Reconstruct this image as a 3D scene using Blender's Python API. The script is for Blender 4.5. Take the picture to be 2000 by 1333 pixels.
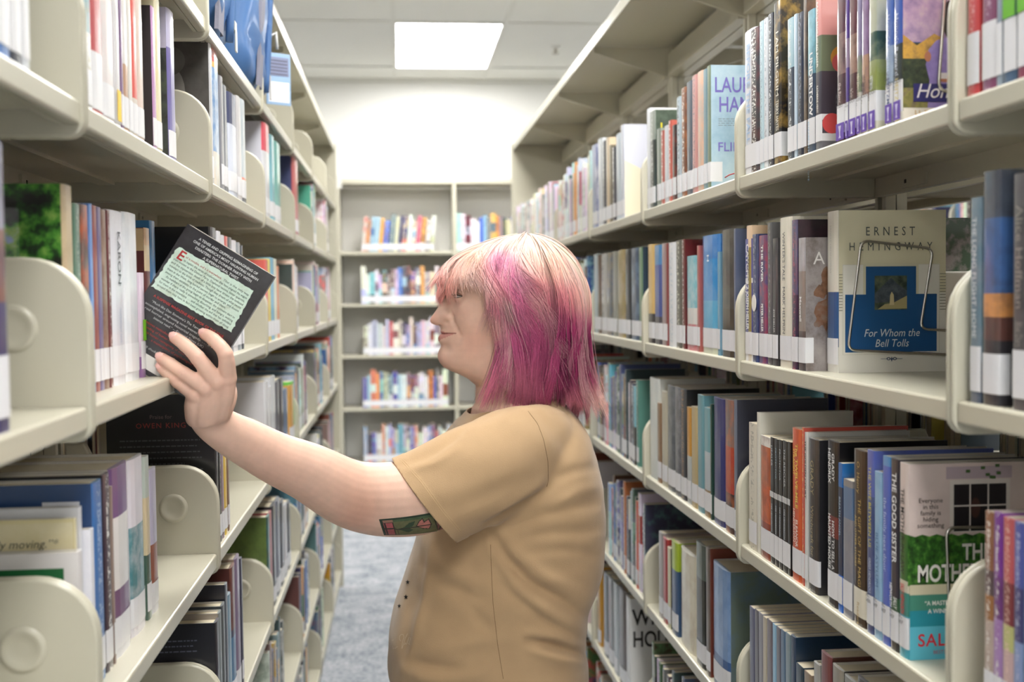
import bpy, bmesh, math, random
import numpy as np
from mathutils import Vector, Matrix
from mathutils.bvhtree import BVHTree
for o in list(bpy.data.objects): bpy.data.objects.remove(o)
S = bpy.context.scene
COL = S.collection
# ------------------------------------------------------------------ camera
CAMZ = 1.45
FPX, YAW, PITCH, ROLL = 2237.0, .0977, -.0399, .0114
cy, sy, cp, sp, cr, sr = math.cos(YAW), math.sin(YAW), math.cos(PITCH), math.sin(PITCH), math.cos(ROLL), math.sin(ROLL)
def unrot(U, V):
    u2 = U*cr + V*sr; v2 = -U*sr + V*cr
    yy = cp - v2*sp; zz = sp + v2*cp
    return Vector((u2*cy + yy*sy, -u2*sy + yy*cy, zz))
def ray(px, py): return unrot((px-1000)/FPX, (666.5-py)/FPX)
def proj(P):
    x, y, z = P[0], P[1], P[2]-CAMZ
    X = x*cy - y*sy; Y = x*sy + y*cy
    Z2 = -Y*sp + z*cp; Y2 = Y*cp + z*sp
    if Y2 < .05: return None
    u = X*cr - Z2*sr; v = X*sr + Z2*cr
    return 1000+FPX*u/Y2, 666.5-FPX*v/Y2
def P(px, py, Y):
    d = ray(px, py); k = Y/d.y
    return Vector((d.x*k, Y, CAMZ+d.z*k))
fw = ray(1000, 666.5).normalized()
right = (ray(1100, 666.5)-ray(1000, 666.5)).normalized()
up = right.cross(fw)
cam = bpy.data.objects.new('camera', bpy.data.cameras.new('camera')); COL.objects.link(cam)
M3 = Matrix((right, up, -fw)).transposed()
cam.matrix_world = Matrix.Translation((0, 0, CAMZ)) @ M3.to_4x4()
cam.data.sensor_width = 36; cam.data.lens = FPX/2000*36
cam.data.clip_start = .02
cam.data.dof.use_dof = True; cam.data.dof.focus_distance = 1.76; cam.data.dof.aperture_fstop = 4.4
S.camera = cam
# ------------------------------------------------------------------ world, view, lamps
W = bpy.data.worlds.new('world'); S.world = W; W.use_nodes = True
W.node_tree.nodes['Background'].inputs[0].default_value = (.9, .95, 1, 1)
W.node_tree.nodes['Background'].inputs[1].default_value = .4
S.view_settings.view_transform = 'Standard'; S.view_settings.look = 'None'
S.view_settings.exposure = 0.0; S.view_settings.gamma = 1; S.view_settings.use_curve_mapping = False
LAMP = 22.5
S.cycles.max_bounces = 8; S.cycles.diffuse_bounces = 3; S.cycles.glossy_bounces = 3; S.cycles.transparent_max_bounces = 6
S.cycles.use_denoising = True
S.cycles.sample_clamp_indirect = 6

R_ = random.Random(7)
def lin(c):
    return tuple(((v/255)/12.92 if v/255 <= .04045 else ((v/255+.055)/1.055)**2.4) for v in c)
# ------------------------------------------------------------------ helpers
LABELS = {}
def link(o, parent=None):
    COL.objects.link(o)
    if parent is not None: o.parent = parent
    return o
def tag(o, label=None, cat=None, group=None, kind=None):
    if label:
        n = len(label.split()); assert 4 <= n <= 16, (n, label)
        if label in LABELS and not group: print('DUPLABEL', label)
        LABELS[label] = 1
        o['label'] = label
    if cat: o['category'] = cat
    if group: o['group'] = group
    if kind: o['kind'] = kind
    return o
def empty(name, loc=(0, 0, 0), rz=0.0):
    o = bpy.data.objects.new(name, None); o.location = loc; o.rotation_euler = (0, 0, rz)
    o.empty_display_size = .05
    return link(o)
def mesh(name, verts, faces, mats, parent=None, midx=None, smooth=False):
    me = bpy.data.meshes.new(name); me.from_pydata([tuple(v) for v in verts], [], faces)
    for m in (mats if isinstance(mats, (list, tuple)) else [mats]): me.materials.append(m)
    if midx is not None: me.polygons.foreach_set('material_index', midx)
    if smooth: me.polygons.foreach_set('use_smooth', [True]*len(me.polygons))
    me.update()
    return link(bpy.data.objects.new(name, me), parent)
class MB:
    def __init__(s): s.v = []; s.f = []; s.m = []
    def add(s, v, f, m=0):
        n = len(s.v); s.v += [tuple(p) for p in v]; s.f += [tuple(i+n for i in q) for q in f]; s.m += [m]*len(f); return s
    def box(s, x0, x1, y0, y1, z0, z1, m=0, c=0.0):
        if c <= 0:
            v = [(x, y, z) for z in (z0, z1) for y in (y0, y1) for x in (x0, x1)]
            return s.add(v, [(0, 2, 3, 1), (4, 5, 7, 6), (0, 1, 5, 4), (2, 6, 7, 3), (0, 4, 6, 2), (1, 3, 7, 5)], m)
        bm = bmesh.new(); bmesh.ops.create_cube(bm, size=1)
        for q in bm.verts: q.co = ((x0+x1)/2+q.co.x*(x1-x0), (y0+y1)/2+q.co.y*(y1-y0), (z0+z1)/2+q.co.z*(z1-z0))
        bmesh.ops.bevel(bm, geom=bm.edges[:], offset=c, segments=2, affect='EDGES', profile=.5)
        bm.verts.index_update()
        s.add([q.co[:] for q in bm.verts], [[q.index for q in f.verts] for f in bm.faces], m); bm.free(); return s
    def tube(s, pts, r, n=8, m=0, cap=True):
        pts = [Vector(p) for p in pts]; rr = r if isinstance(r, (list, tuple)) else [r]*len(pts)
        rings = []; prev = None
        for i, p in enumerate(pts):
            t = (pts[min(i+1, len(pts)-1)]-pts[max(i-1, 0)]).normalized()
            if prev is None:
                a = Vector((0, 0, 1)) if abs(t.z) < .9 else Vector((1, 0, 0)); u = t.cross(a).normalized()
            else: u = (prev - t*prev.dot(t)).normalized()
            prev = u; w = t.cross(u)
            rings.append([p+(u*math.cos(2*math.pi*k/n)+w*math.sin(2*math.pi*k/n))*rr[i] for k in range(n)])
        v = [q for g in rings for q in g]; f = []
        for i in range(len(pts)-1):
            for k in range(n): f.append((i*n+k, i*n+(k+1) % n, (i+1)*n+(k+1) % n, (i+1)*n+k))
        if cap: f.append(tuple(range(n-1, -1, -1))); f.append(tuple((len(pts)-1)*n+k for k in range(n)))
        return s.add(v, f, m)
    def prism(s, poly, axis, a, b, m=0):
        """extrude a 2D polygon along axis ('x' or 'y')"""
        n = len(poly)
        if axis == 'x': v = [(a, p, q) for p, q in poly]+[(b, p, q) for p, q in poly]
        elif axis == 'y': v = [(p, a, q) for p, q in poly]+[(p, b, q) for p, q in poly]
        else: v = [(p, q, a) for p, q in poly]+[(p, q, b) for p, q in poly]
        f = [tuple(range(n-1, -1, -1)), tuple(range(n, 2*n))]+[(i, (i+1) % n, n+(i+1) % n, n+i) for i in range(n)]
        return s.add(v, f, m)
    def build(s, name, mats, parent=None, smooth=False, rec=False):
        o = mesh(name, s.v, s.f, mats, parent, s.m, smooth)
        if rec:
            bm = bmesh.new(); bm.from_mesh(o.data); bmesh.ops.recalc_face_normals(bm, faces=bm.faces[:]); bm.to_mesh(o.data); bm.free()
        return o
def dup(o, parent=None, loc=None):
    c = o.copy(); COL.objects.link(c); c.parent = parent
    if loc is not None: c.location = loc
    for ch in list(o.children): dup(ch, c)
    return c
# ------------------------------------------------------------------ materials
def mat(name, col, rough=.5, coat=0, metal=0, bump=0, bscale=200, vary=0, vscale=8, spec=.5, bdist=.001):
    m = bpy.data.materials.new(name); m.use_nodes = True; nt = m.node_tree; b = nt.nodes['Principled BSDF']
    b.inputs['Base Color'].default_value = (*col, 1); b.inputs['Roughness'].default_value = rough
    b.inputs['Coat Weight'].default_value = coat; b.inputs['Coat Roughness'].default_value = .12
    b.inputs['Metallic'].default_value = metal; b.inputs['Specular IOR Level'].default_value = spec
    tc = nt.nodes.new('ShaderNodeTexCoord')
    if vary:
        n = nt.nodes.new('ShaderNodeTexNoise'); n.inputs['Scale'].default_value = vscale; n.inputs['Detail'].default_value = 4
        nt.links.new(tc.outputs['Object'], n.inputs['Vector'])
        mx = nt.nodes.new('ShaderNodeMix'); mx.data_type = 'RGBA'
        mx.inputs[6].default_value = (*[c*(1-vary) for c in col], 1); mx.inputs[7].default_value = (*[min(1, c*(1+vary)) for c in col], 1)
        nt.links.new(n.outputs['Fac'], mx.inputs[0]); nt.links.new(mx.outputs[2], b.inputs['Base Color'])
    if bump:
        n2 = nt.nodes.new('ShaderNodeTexNoise'); n2.inputs['Scale'].default_value = bscale; n2.inputs['Detail'].default_value = 3
        nt.links.new(tc.outputs['Object'], n2.inputs['Vector'])
        bp = nt.nodes.new('ShaderNodeBump'); bp.inputs['Strength'].default_value = bump; bp.inputs['Distance'].default_value = bdist
        nt.links.new(n2.outputs['Fac'], bp.inputs['Height']); nt.links.new(bp.outputs[0], b.inputs['Normal'])
    return m
def attr_mat(name, rough=.5, coat=0, spec=.5, bump=0, bscale=600, mott=0, mscale=40, sss=0, attr='Col'):
    m = mat(name, (.5, .5, .5), rough, coat, spec=spec, bump=bump, bscale=bscale); nt = m.node_tree; b = nt.nodes['Principled BSDF']
    a = nt.nodes.new('ShaderNodeAttribute'); a.attribute_name = attr
    out = a.outputs['Color']
    if mott:
        tc = nt.nodes.new('ShaderNodeTexCoord'); n = nt.nodes.new('ShaderNodeTexNoise'); n.inputs['Scale'].default_value = mscale; n.inputs['Detail'].default_value = 5
        nt.links.new(tc.outputs['Object'], n.inputs['Vector'])
        mr = nt.nodes.new('ShaderNodeMapRange'); mr.inputs[1].default_value = .3; mr.inputs[2].default_value = .7
        mr.inputs[3].default_value = 1-mott; mr.inputs[4].default_value = 1+mott; nt.links.new(n.outputs['Fac'], mr.inputs[0])
        mx = nt.nodes.new('ShaderNodeVectorMath'); mx.operation = 'SCALE'
        nt.links.new(out, mx.inputs[0]); nt.links.new(mr.outputs[0], mx.inputs['Scale']); out = mx.outputs[0]
    nt.links.new(out, b.inputs['Base Color'])
    if sss:
        b.inputs['Subsurface Weight'].default_value = sss; b.inputs['Subsurface Radius'].default_value = (1, .35, .2); b.inputs['Subsurface Scale'].default_value = .003
    return m
def emit(name, col, s):
    m = bpy.data.materials.new(name); m.use_nodes = True; nt = m.node_tree; nt.nodes.clear()
    e = nt.nodes.new('ShaderNodeEmission'); e.inputs[0].default_value = (*col, 1); e.inputs[1].default_value = s
    o = nt.nodes.new('ShaderNodeOutputMaterial'); nt.links.new(e.outputs[0], o.inputs[0]); return m
M_steel = mat('cream_painted_steel', lin((194, 190, 172)), .32, .15, vary=.03, vscale=5, bump=.12, bscale=900, bdist=.0004)
M_wall = mat('white_wall_paint', lin((238, 238, 236)), .75, bump=.1, bscale=300)
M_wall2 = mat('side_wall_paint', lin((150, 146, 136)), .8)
M_tile = mat('ceiling_tile_board', lin((243, 243, 240)), .9, vary=.03, vscale=3, bump=.3, bscale=250)
M_bar = mat('ceiling_grid_metal', lin((236, 236, 232)), .5)
M_dark = mat('slot_shade', (.02, .018, .015), .6)  # near-black colour standing in for shade inside clip holes and post channels
M_lamp = emit('lamp_diffuser', (1, .985, .95), LAMP)
M_chrome = mat('wire_steel', (.62, .6, .57), .22, metal=1)
M_pages = mat('book_paper', lin((226, 215, 190)), .85, vary=.08, vscale=25)
M_label = mat('white_spine_label', lin((236, 236, 240)), .35, .3)
M_cap = mat('plastic_white', lin((235, 235, 232)), .4)
# carpet
M_carpet = mat('blue_grey_carpet', (.3, .33, .37), .95)
nt = M_carpet.node_tree; b_ = nt.nodes['Principled BSDF']
tc = nt.nodes.new('ShaderNodeTexCoord')
n1 = nt.nodes.new('ShaderNodeTexNoise'); n1.inputs['Scale'].default_value = 55; n1.inputs['Detail'].default_value = 6; n1.inputs['Roughness'].default_value = .75
n2 = nt.nodes.new('ShaderNodeTexNoise'); n2.inputs['Scale'].default_value = 9; n2.inputs['Detail'].default_value = 3
for n in (n1, n2): nt.links.new(tc.outputs['Object'], n.inputs['Vector'])
ad = nt.nodes.new('ShaderNodeMath'); ad.operation = 'MULTIPLY_ADD'; ad.inputs[1].default_value = .45
nt.links.new(n2.outputs['Fac'], ad.inputs[0]); nt.links.new(n1.outputs['Fac'], ad.inputs[2])
rp = nt.nodes.new('ShaderNodeValToRGB')
e0 = rp.color_ramp.elements; e0[0].position = .48; e0[0].color = (*lin((92, 98, 108)), 1); e0[1].position = .95; e0[1].color = (*lin((200, 200, 204)), 1)
e = e0.new(.62); e.color = (*lin((126, 136, 144)), 1)
e = e0.new(.76); e.color = (*lin((168, 171, 178)), 1)
nt.links.new(ad.outputs[0], rp.inputs[0]); nt.links.new(rp.outputs[0], b_.inputs['Base Color'])
bp = nt.nodes.new('ShaderNodeBump'); bp.inputs['Strength'].default_value = .6; bp.inputs['Distance'].default_value = .004
nt.links.new(n1.outputs['Fac'], bp.inputs['Height']); nt.links.new(bp.outputs[0], b_.inputs['Normal'])
# printed book covers: base + second colour mottled in, and streaks that read as lettering on the spine
def cover_mat(name, rough, coat):
    m = bpy.data.materials.new(name); m.use_nodes = True; nt = m.node_tree; b = nt.nodes['Principled BSDF']
    b.inputs['Roughness'].default_value = rough; b.inputs['Coat Weight'].default_value = coat; b.inputs['Coat Roughness'].default_value = .08
    def at(nm):
        a = nt.nodes.new('ShaderNodeAttribute'); a.attribute_name = nm; return a
    tc = nt.nodes.new('ShaderNodeTexCoord'); oi = nt.nodes.new('ShaderNodeObjectInfo')
    of = nt.nodes.new('ShaderNodeVectorMath'); of.operation = 'ADD'
    nt.links.new(tc.outputs['Object'], of.inputs[0]); nt.links.new(oi.outputs['Random'], of.inputs[1])
    n = nt.nodes.new('ShaderNodeTexNoise'); n.inputs['Scale'].default_value = 34; n.inputs['Detail'].default_value = 4; n.inputs['Roughness'].default_value = .6
    nt.links.new(of.outputs[0], n.inputs['Vector'])
    mr = nt.nodes.new('ShaderNodeMapRange'); mr.inputs[1].default_value = .44; mr.inputs[2].default_value = .62; nt.links.new(n.outputs['Fac'], mr.inputs[0])
    c1, c2, c3 = at('Col'), at('Col2'), at('Ink')
    mu = nt.nodes.new('ShaderNodeMath'); mu.operation = 'MULTIPLY'; nt.links.new(mr.outputs[0], mu.inputs[0]); nt.links.new(c2.outputs['Alpha'], mu.inputs[1])
    mx = nt.nodes.new('ShaderNodeMix'); mx.data_type = 'RGBA'
    nt.links.new(mu.outputs[0], mx.inputs[0]); nt.links.new(c1.outputs['Color'], mx.inputs[6]); nt.links.new(c2.outputs['Color'], mx.inputs[7])
    # lettering streaks: uv.x across spine, uv.y up the spine in metres
    uv = nt.nodes.new('ShaderNodeUVMap'); sx = nt.nodes.new('ShaderNodeSeparateXYZ'); nt.links.new(uv.outputs[0], sx.inputs[0])
    vm = nt.nodes.new('ShaderNodeCombineXYZ')
    m1 = nt.nodes.new('ShaderNodeMath'); m1.operation = 'MULTIPLY'; m1.inputs[1].default_value = 240; nt.links.new(sx.outputs[1], m1.inputs[0])
    m2 = nt.nodes.new('ShaderNodeMath'); m2.operation = 'MULTIPLY'; m2.inputs[1].default_value = 5.0; nt.links.new(sx.outputs[0], m2.inputs[0])
    nt.links.new(m2.outputs[0], vm.inputs[0]); nt.links.new(m1.outputs[0], vm.inputs[1]); nt.links.new(oi.outputs['Random'], vm.inputs[2])
    vn = nt.nodes.new('ShaderNodeTexNoise'); vn.inputs['Scale'].default_value = 1.0; vn.inputs['Detail'].default_value = 1; nt.links.new(vm.outputs[0], vn.inputs['Vector'])
    g = nt.nodes.new('ShaderNodeMath'); g.operation = 'GREATER_THAN'; g.inputs[1].default_value = .54; nt.links.new(vn.outputs['Fac'], g.inputs[0])
    a1 = nt.nodes.new('ShaderNodeMath'); a1.operation = 'COMPARE'; a1.inputs[1].default_value = .5; a1.inputs[2].default_value = .19; nt.links.new(sx.outputs[0], a1.inputs[0])
    a2 = nt.nodes.new('ShaderNodeMath'); a2.operation = 'MULTIPLY'; nt.links.new(g.outputs[0], a2.inputs[0]); nt.links.new(a1.outputs[0], a2.inputs[1])
    a3 = nt.nodes.new('ShaderNodeMath'); a3.operation = 'MULTIPLY'; nt.links.new(a2.outputs[0], a3.inputs[0]); nt.links.new(c3.outputs['Alpha'], a3.inputs[1])
    mx2 = nt.nodes.new('ShaderNodeMix'); mx2.data_type = 'RGBA'
    nt.links.new(a3.outputs[0], mx2.inputs[0]); nt.links.new(mx.outputs[2], mx2.inputs[6]); nt.links.new(c3.outputs['Color'], mx2.inputs[7])
    nt.links.new(mx2.outputs[2], b.inputs['Base Color'])
    return m
M_cover = cover_mat('glossy_book_jacket', .3, .55)
INKS = {}
def ink(c, rough=.4):
    k = tuple(c)
    if k not in INKS: INKS[k] = mat('ink_%02x%02x%02x' % k, lin(c), rough)
    return INKS[k]
def X3(o, origin, ax, ay, sx=1):
    ax = Vector(ax).normalized(); ay = Vector(ay).normalized(); az = ax.cross(ay)
    m = Matrix((ax, ay, az)).transposed().to_4x4(); m.translation = Vector(origin); o.matrix_basis = m @ Matrix.Diagonal((sx, 1, 1, 1))
def text(body, size, color, origin, ax, ay, parent, name='lettering', align='LEFT', sx=1.0, bold=0, shear=0, spacing=1, lead=1.0, va='BOTTOM_BASELINE'):
    c = bpy.data.curves.new(name, 'FONT'); c.body = body; c.size = size; c.align_x = align; c.align_y = va
    c.offset = bold*size; c.shear = shear; c.space_character = spacing; c.space_line = lead
    c.resolution_u = 2 if size < .02 else 4
    c.materials.append(ink(color))
    o = bpy.data.objects.new(name, c); link(o, parent); X3(o, origin, ax, ay, sx)
    return o
# ------------------------------------------------------------------ the room
CEIL = CAMZ+1.48; YW = 7.91; X0R, X1R, Y0R = -5.2, 6.0, -4.0
tag(MB().box(X0R, X1R, Y0R, YW, -.1, 0).build('floor', M_carpet), 'blue grey speckled carpet floor of the library aisle', kind='structure')
MBw = lambda *a: MB().box(*a)
tag(MBw(X0R, X1R, YW, YW+.1, 0, CEIL+.1).build('wall_back', M_wall), 'white wall behind the far bookcase', kind='structure')
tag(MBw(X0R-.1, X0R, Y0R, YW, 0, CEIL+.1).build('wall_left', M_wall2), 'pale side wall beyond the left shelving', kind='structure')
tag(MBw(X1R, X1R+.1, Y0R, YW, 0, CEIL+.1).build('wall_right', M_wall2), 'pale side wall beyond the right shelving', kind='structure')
tag(MBw(X0R, X1R, Y0R-.1, Y0R, 0, CEIL+.1).build('wall_front', M_wall), 'pale wall at the near end of the room', kind='structure')
ceil = tag(MBw(X0R, X1R, Y0R, YW, CEIL+.03, CEIL+.13).build('ceiling', M_tile), 'suspended white ceiling of rectangular tiles', kind='structure')
GX, GY = -.01, 6.265       # grid origin = corner of the visible lamp
lamps = []
for i in (-4, 0, 4):
    for j in (0, -2, -4, -6): lamps.append((i, j))
for i in (-4, 0, 4): lamps.append((i, -8))  # extra unseen row behind the camera, added as fill on surfaces facing it
lampset = set(lamps)
tile0 = None
nx0, nx1 = int(math.floor((X0R-GX)/.61)), int(math.ceil((X1R-GX)/.61))
ny0, ny1 = int(math.floor((Y0R-GY)/1.22)), int(math.ceil((YW-GY)/1.22))
tc_ = {}
for i in range(nx0, nx1):
    for j in range(ny0, ny1):
        if (i, j) in lampset: continue
        xa, xb = max(X0R, GX+.61*i)+.008, min(X1R, GX+.61*(i+1))-.008
        ya, yb = max(Y0R, GY+1.22*j)+.008, min(YW, GY+1.22*(j+1))-.008
        if xb-xa < .05 or yb-ya < .05: continue
        k = (round(xb-xa, 3), round(yb-ya, 3))
        if k in tc_:
            o = tc_[k].copy(); COL.objects.link(o)
        else:
            o = MB().box(0, xb-xa, 0, yb-ya, 0, .025).build('ceiling_tile', M_tile); tc_[k] = o
        o.parent = ceil; o.location = (xa, ya, CEIL+.004)
for i in range(nx0+1, nx1):
    MB().box(GX+.61*i-.012, GX+.61*i+.012, Y0R, YW, CEIL-.004, CEIL+.004).build('grid_bar', M_bar, ceil)
for j in range(ny0+1, ny1):
    MB().box(X0R, X1R, GY+1.22*j-.012, GY+1.22*j+.012, CEIL-.003, CEIL+.003).build('grid_bar', M_bar, ceil)
MB().box(X0R, X1R, YW-.022, YW, CEIL-.02, CEIL+.004).build('wall_angle', M_bar, ceil)
def lamp(i, j):
    x, y = GX+.61*i, GY+1.22*j
    vis = (i, j) == (0, 0)
    t = empty('ceiling_light', (x+.305, y+.61, CEIL))
    tag(t, 'rectangular white ceiling light panel glowing above the far end of the aisle' if vis else 'rectangular white ceiling light panel set in the ceiling grid outside the picture', 'light', None if vis else 'ceiling lights outside the picture')
    f = MB(); w, l = .305, .61
    f.box(-w, w, -l, -l+.018, -.006, .02).box(-w, w, l-.018, l, -.006, .02).box(-w, -w+.018, -l+.018, l-.018, -.006, .02).box(w-.018, w, -l+.018, l-.018, -.006, .02)
    f.build('frame', M_bar, t)
    MB().box(-w+.018, w-.018, -l+.018, l-.018, -.003, .004).build('diffuser', M_lamp, t)
for i, j in lamps: lamp(i, j)
# sprinkler seen on the ceiling
d = ray(1085, 92); k = 1.48/d.z
spk = empty('fire_sprinkler', (d.x*k, d.y*k, CEIL))
tag(spk, 'small round fire sprinkler head on the white ceiling', 'sprinkler')
MB().tube([(0, 0, .004), (0, 0, -.006)], [.036, .03], 16).build('escutcheon', M_cap, spk)
MB().tube([(0, 0, -.006), (0, 0, -.035)], .009, 10).tube([(0, 0, -.035), (0, 0, -.039)], .02, 12).build('sprinkler_head', mat('dull_brass', (.35, .32, .28), .4, metal=.8), spk)

# ------------------------------------------------------------------ the shelving
XR, XL, YR, YL, BAY = .5756, -.3073, 1.1462, 1.1722, .762
ZR = [CAMZ+v for v in (.1965, -.1152, -.4304, -.7392, -1.0549)]+[.085]
ZL = [CAMZ+v for v in (.4582, .1949, -.1051, -.4234, -.755)]+[.385, .085]
TOP = CAMZ+.7536
DEP = .25                       # shelf depth
# everything is built in a local frame: x along the aisle to the reader's right, y into the shelf, z up
def bracket_mesh():
    m = MB(); r = .062; top = .148; fr = -.004
    poly = [(fr+.018, -.036), (DEP-.01, -.036), (DEP-.01, .19), (DEP-.04, .19), (DEP-.06, top)]
    for k in range(9):
        a = math.pi/2*k/8
        poly.append((fr+r-r*math.sin(a), top-r+r*math.cos(a)))
    poly += [(fr, -.02)]
    for k in range(1, 4):
        a = math.pi/2*k/4; poly.append((fr+.018-.018*math.cos(a), -.018-.018*math.sin(a)))
    bm = bmesh.new()
    vs = [bm.verts.new((0, p, q)) for p, q in poly]; f = bm.faces.new(vs)
    ex = bmesh.ops.extrude_face_region(bm, geom=[f]); bmesh.ops.translate(bm, verts=[v for v in ex['geom'] if isinstance(v, bmesh.types.BMVert)], vec=(.0085, 0, 0))
    bmesh.ops.recalc_face_normals(bm, faces=bm.faces[:])
    ed = [e for e in bm.edges if abs(e.verts[0].co.x-e.verts[1].co.x) < 1e-6]
    bmesh.ops.bevel(bm, geom=ed, offset=.0032, segments=2, affect='EDGES', profile=.5)
    me = bpy.data.meshes.new('end_bracket'); bm.to_mesh(me); bm.free(); me.materials.append(M_steel)
    me.polygons.foreach_set('use_smooth', [len(p.vertices) == 4 for p in me.polygons])
    return me
ME_br = bracket_mesh()
def dimple_mesh(sgn):
    m = MB(); n = 24; prof = [(.0240, .0001), (.0212, .0030), (.0180, .0034), (.0140, .0010), (.006, .0004)]
    v = []
    for r, h in prof:
        for k in range(n): v.append((sgn*h, r*math.cos(2*math.pi*k/n), r*math.sin(2*math.pi*k/n)))
    f = []
    for i in range(len(prof)-1):
        for k in range(n): f.append((i*n+k, i*n+(k+1) % n, (i+1)*n+(k+1) % n, (i+1)*n+k))
    f.append(tuple((len(prof)-1)*n+k for k in range(n)))
    bm = bmesh.new(); bv = [bm.verts.new(p) for p in v]
    for q in f: bm.faces.new([bv[i] for i in q])
    bmesh.ops.recalc_face_normals(bm, faces=bm.faces[:])
    me = bpy.data.meshes.new('dimple'); bm.to_mesh(me); bm.free(); me.materials.append(M_steel)
    for p in me.polygons: p.use_smooth = True
    return me
ME_dm = (dimple_mesh(-1), dimple_mesh(1))
def shelf_mesh():
    m = MB(); w = BAY-.019
    m.box(-w/2, w/2, .0035, DEP-.006, -.004, .0004)
    m.box(-w/2, w/2, 0, .014, -.0235, 0, c=.0028)
    m.box(-w/2, w/2, .014, .02, -.0235, -.019)
    m.box(-w/2, w/2, DEP-.012, DEP, -.036, .001)
    m.box(-w/2, w/2, .05, .075, -.0085, -.004)
    m.box(-w/2, w/2, .15, .175, -.0085, -.004)
    o = m.build('shelf', M_steel); me = o.data; bpy.data.objects.remove(o); return me
ME_sh = shelf_mesh()
o = MB().box(-.045, .045, DEP-.016, DEP-.012, -.031, -.012).box(-.027, -.021, DEP-.0168, DEP-.0158, -.024, -.018, 1).build('clip_plate', [M_steel, M_dark]); ME_clip = o.data; bpy.data.objects.remove(o)
def inst(name, me, parent, loc):
    o = bpy.data.objects.new(name, me); link(o, parent); o.location = loc; return o
def gusset_mesh():
    o = MB().prism([(.02, -.012), (.02, -.03), (DEP+.005, -.105), (DEP+.005, -.012)], 'x', -.0025, .0025).build('canopy_bracket', M_steel); me = o.data; bpy.data.objects.remove(o); return me
ME_gus = gusset_mesh()
ORD = ['first', 'second', 'third', 'fourth', 'fifth', 'sixth', 'seventh', 'eighth', 'ninth', 'tenth', 'eleventh', 'twelfth', 'thirteenth', 'fourteenth', 'fifteenth', 'sixteenth', 'seventeenth', 'eighteenth', 'nineteenth', 'twentieth', 'twenty-first', 'twenty-second', 'twenty-third', 'twenty-fourth', 'twenty-fifth', 'twenty-sixth', 'twenty-seventh', 'twenty-eighth', 'twenty-ninth', 'thirtieth', 'thirty-first', 'thirty-second', 'thirty-third', 'thirty-fourth', 'thirty-fifth', 'thirty-sixth', 'thirty-seventh', 'thirty-eighth', 'thirty-ninth', 'fortieth']
BAYN = {-1: 'nearest', 0: 'second', 1: 'third', 2: 'fourth', 3: 'fifth', 4: 'sixth', 5: 'farthest'}
def frame_of(side, k):
    """centre of bay k on the front plane, and rotation of the local frame"""
    if side == 'R': return Vector((XR, YR+(k+.5)*BAY, 0)), -math.pi/2
    if side == 'L': return Vector((XL, YL+(k+.5)*BAY, 0)), math.pi/2
    if side == 'RB': return Vector((XR+2*DEP+.04, YR+(k+.5)*BAY, 0)), math.pi/2
    if side == 'R2': return Vector((XR+2*DEP+.04+.98, YR+(k+.5)*BAY, 0)), -math.pi/2
    if side == 'L2': return Vector((XL-2*DEP-.04-.98, YL+(k+.5)*BAY, 0)), math.pi/2
    if side == 'LB': return Vector((XL-2*DEP-.04, YL+(k+.5)*BAY, 0)), -math.pi/2
def bookcase(side, k):
    c, rz = frame_of(side, k); front = side in 'LR'
    t = empty('bookcase', c, rz)
    nm = 'left' if side[0] == 'L' else 'right'
    if front: tag(t, 'cream steel library bookcase, %s bay of the %s range along the aisle' % (BAYN[k], nm), 'bookcase', 'cream steel bookcases along the aisle')
    elif side[1] == '2': tag(t, 'cream steel bookcase of the next range to the %s, seen behind the %s bay' % (nm, BAYN[k]), 'bookcase', 'cream steel bookcases facing the next aisles')
    else: tag(t, 'cream steel bookcase on the far face of the %s range, behind its %s bay' % (nm, BAYN[k]), 'bookcase', 'cream steel bookcases facing the next aisles')
    zs = ZR if side[0] == 'R' else ZL
    for z in zs:
        s = inst('shelf', ME_sh, t, (0, 0, z))
        for x in (-BAY/2+.16, BAY/2-.16): inst('clip_plate', ME_clip, s, (x, 0, 0))
        if z > .2 or True:
            for sg, x in ((0, -BAY/2+.0005), (1, BAY/2-.009)):
                b = inst('end_bracket', ME_br, t, (x, 0, z))
                if front and k <= 3: inst('dimple', ME_dm[1 if sg == 0 else 0], b, (.0086 if sg == 0 else -.0001, .069, .078))
                elif False: pass
    # canopy, kick plate
    MB().box(-BAY/2+.0003, BAY/2-.0003, .003, DEP+.0195, TOP-.006, TOP).box(-BAY/2+.0003, BAY/2-.0003, 0, .006, TOP-.032, TOP, c=.002).box(-BAY/2+.0225, BAY/2-.0225, DEP-.012, DEP+.018, TOP-.1, TOP-.035).build('canopy', M_steel, t)
    for x in (-BAY/2+.003, BAY/2-.003): inst('canopy_bracket', ME_gus, t, (x, 0, TOP))
    MB().box(-BAY/2, BAY/2, .012, .018, 0, .085-.02).build('kick_plate', M_steel, t)
    u = MB()                                                     # half posts at both ends of the bay, channel shade as a dark plate
    for e in (-1, 1):
        def bx(a, b, *r): u.box(min(e*a, e*b), max(e*a, e*b), *r)
        bx(BAY/2-.022, BAY/2-.008, DEP+.001, DEP+.019, .0, TOP-.006)
        bx(BAY/2-.008, BAY/2-.0002, DEP+.015, DEP+.019, .0, TOP-.006, 1)
    u.build('upright', [M_steel, M_dark], t)
    if k == 5:
        sx = 1 if side in ('L', 'RB', 'L2') else -1
        xa = sx*(BAY/2+.0005); xb = sx*(BAY/2+.026)
        MB().box(min(xa, xb), max(xa, xb), -.008, DEP+.0195, 0, TOP+.003, c=.002).build('end_panel', M_steel, t)
    return t
CASES = {}
for k in range(-1, 6):
    for side in ('L', 'R', 'LB', 'RB', 'L2', 'R2'):
        CASES[side, k] = bookcase(side, k)
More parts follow.
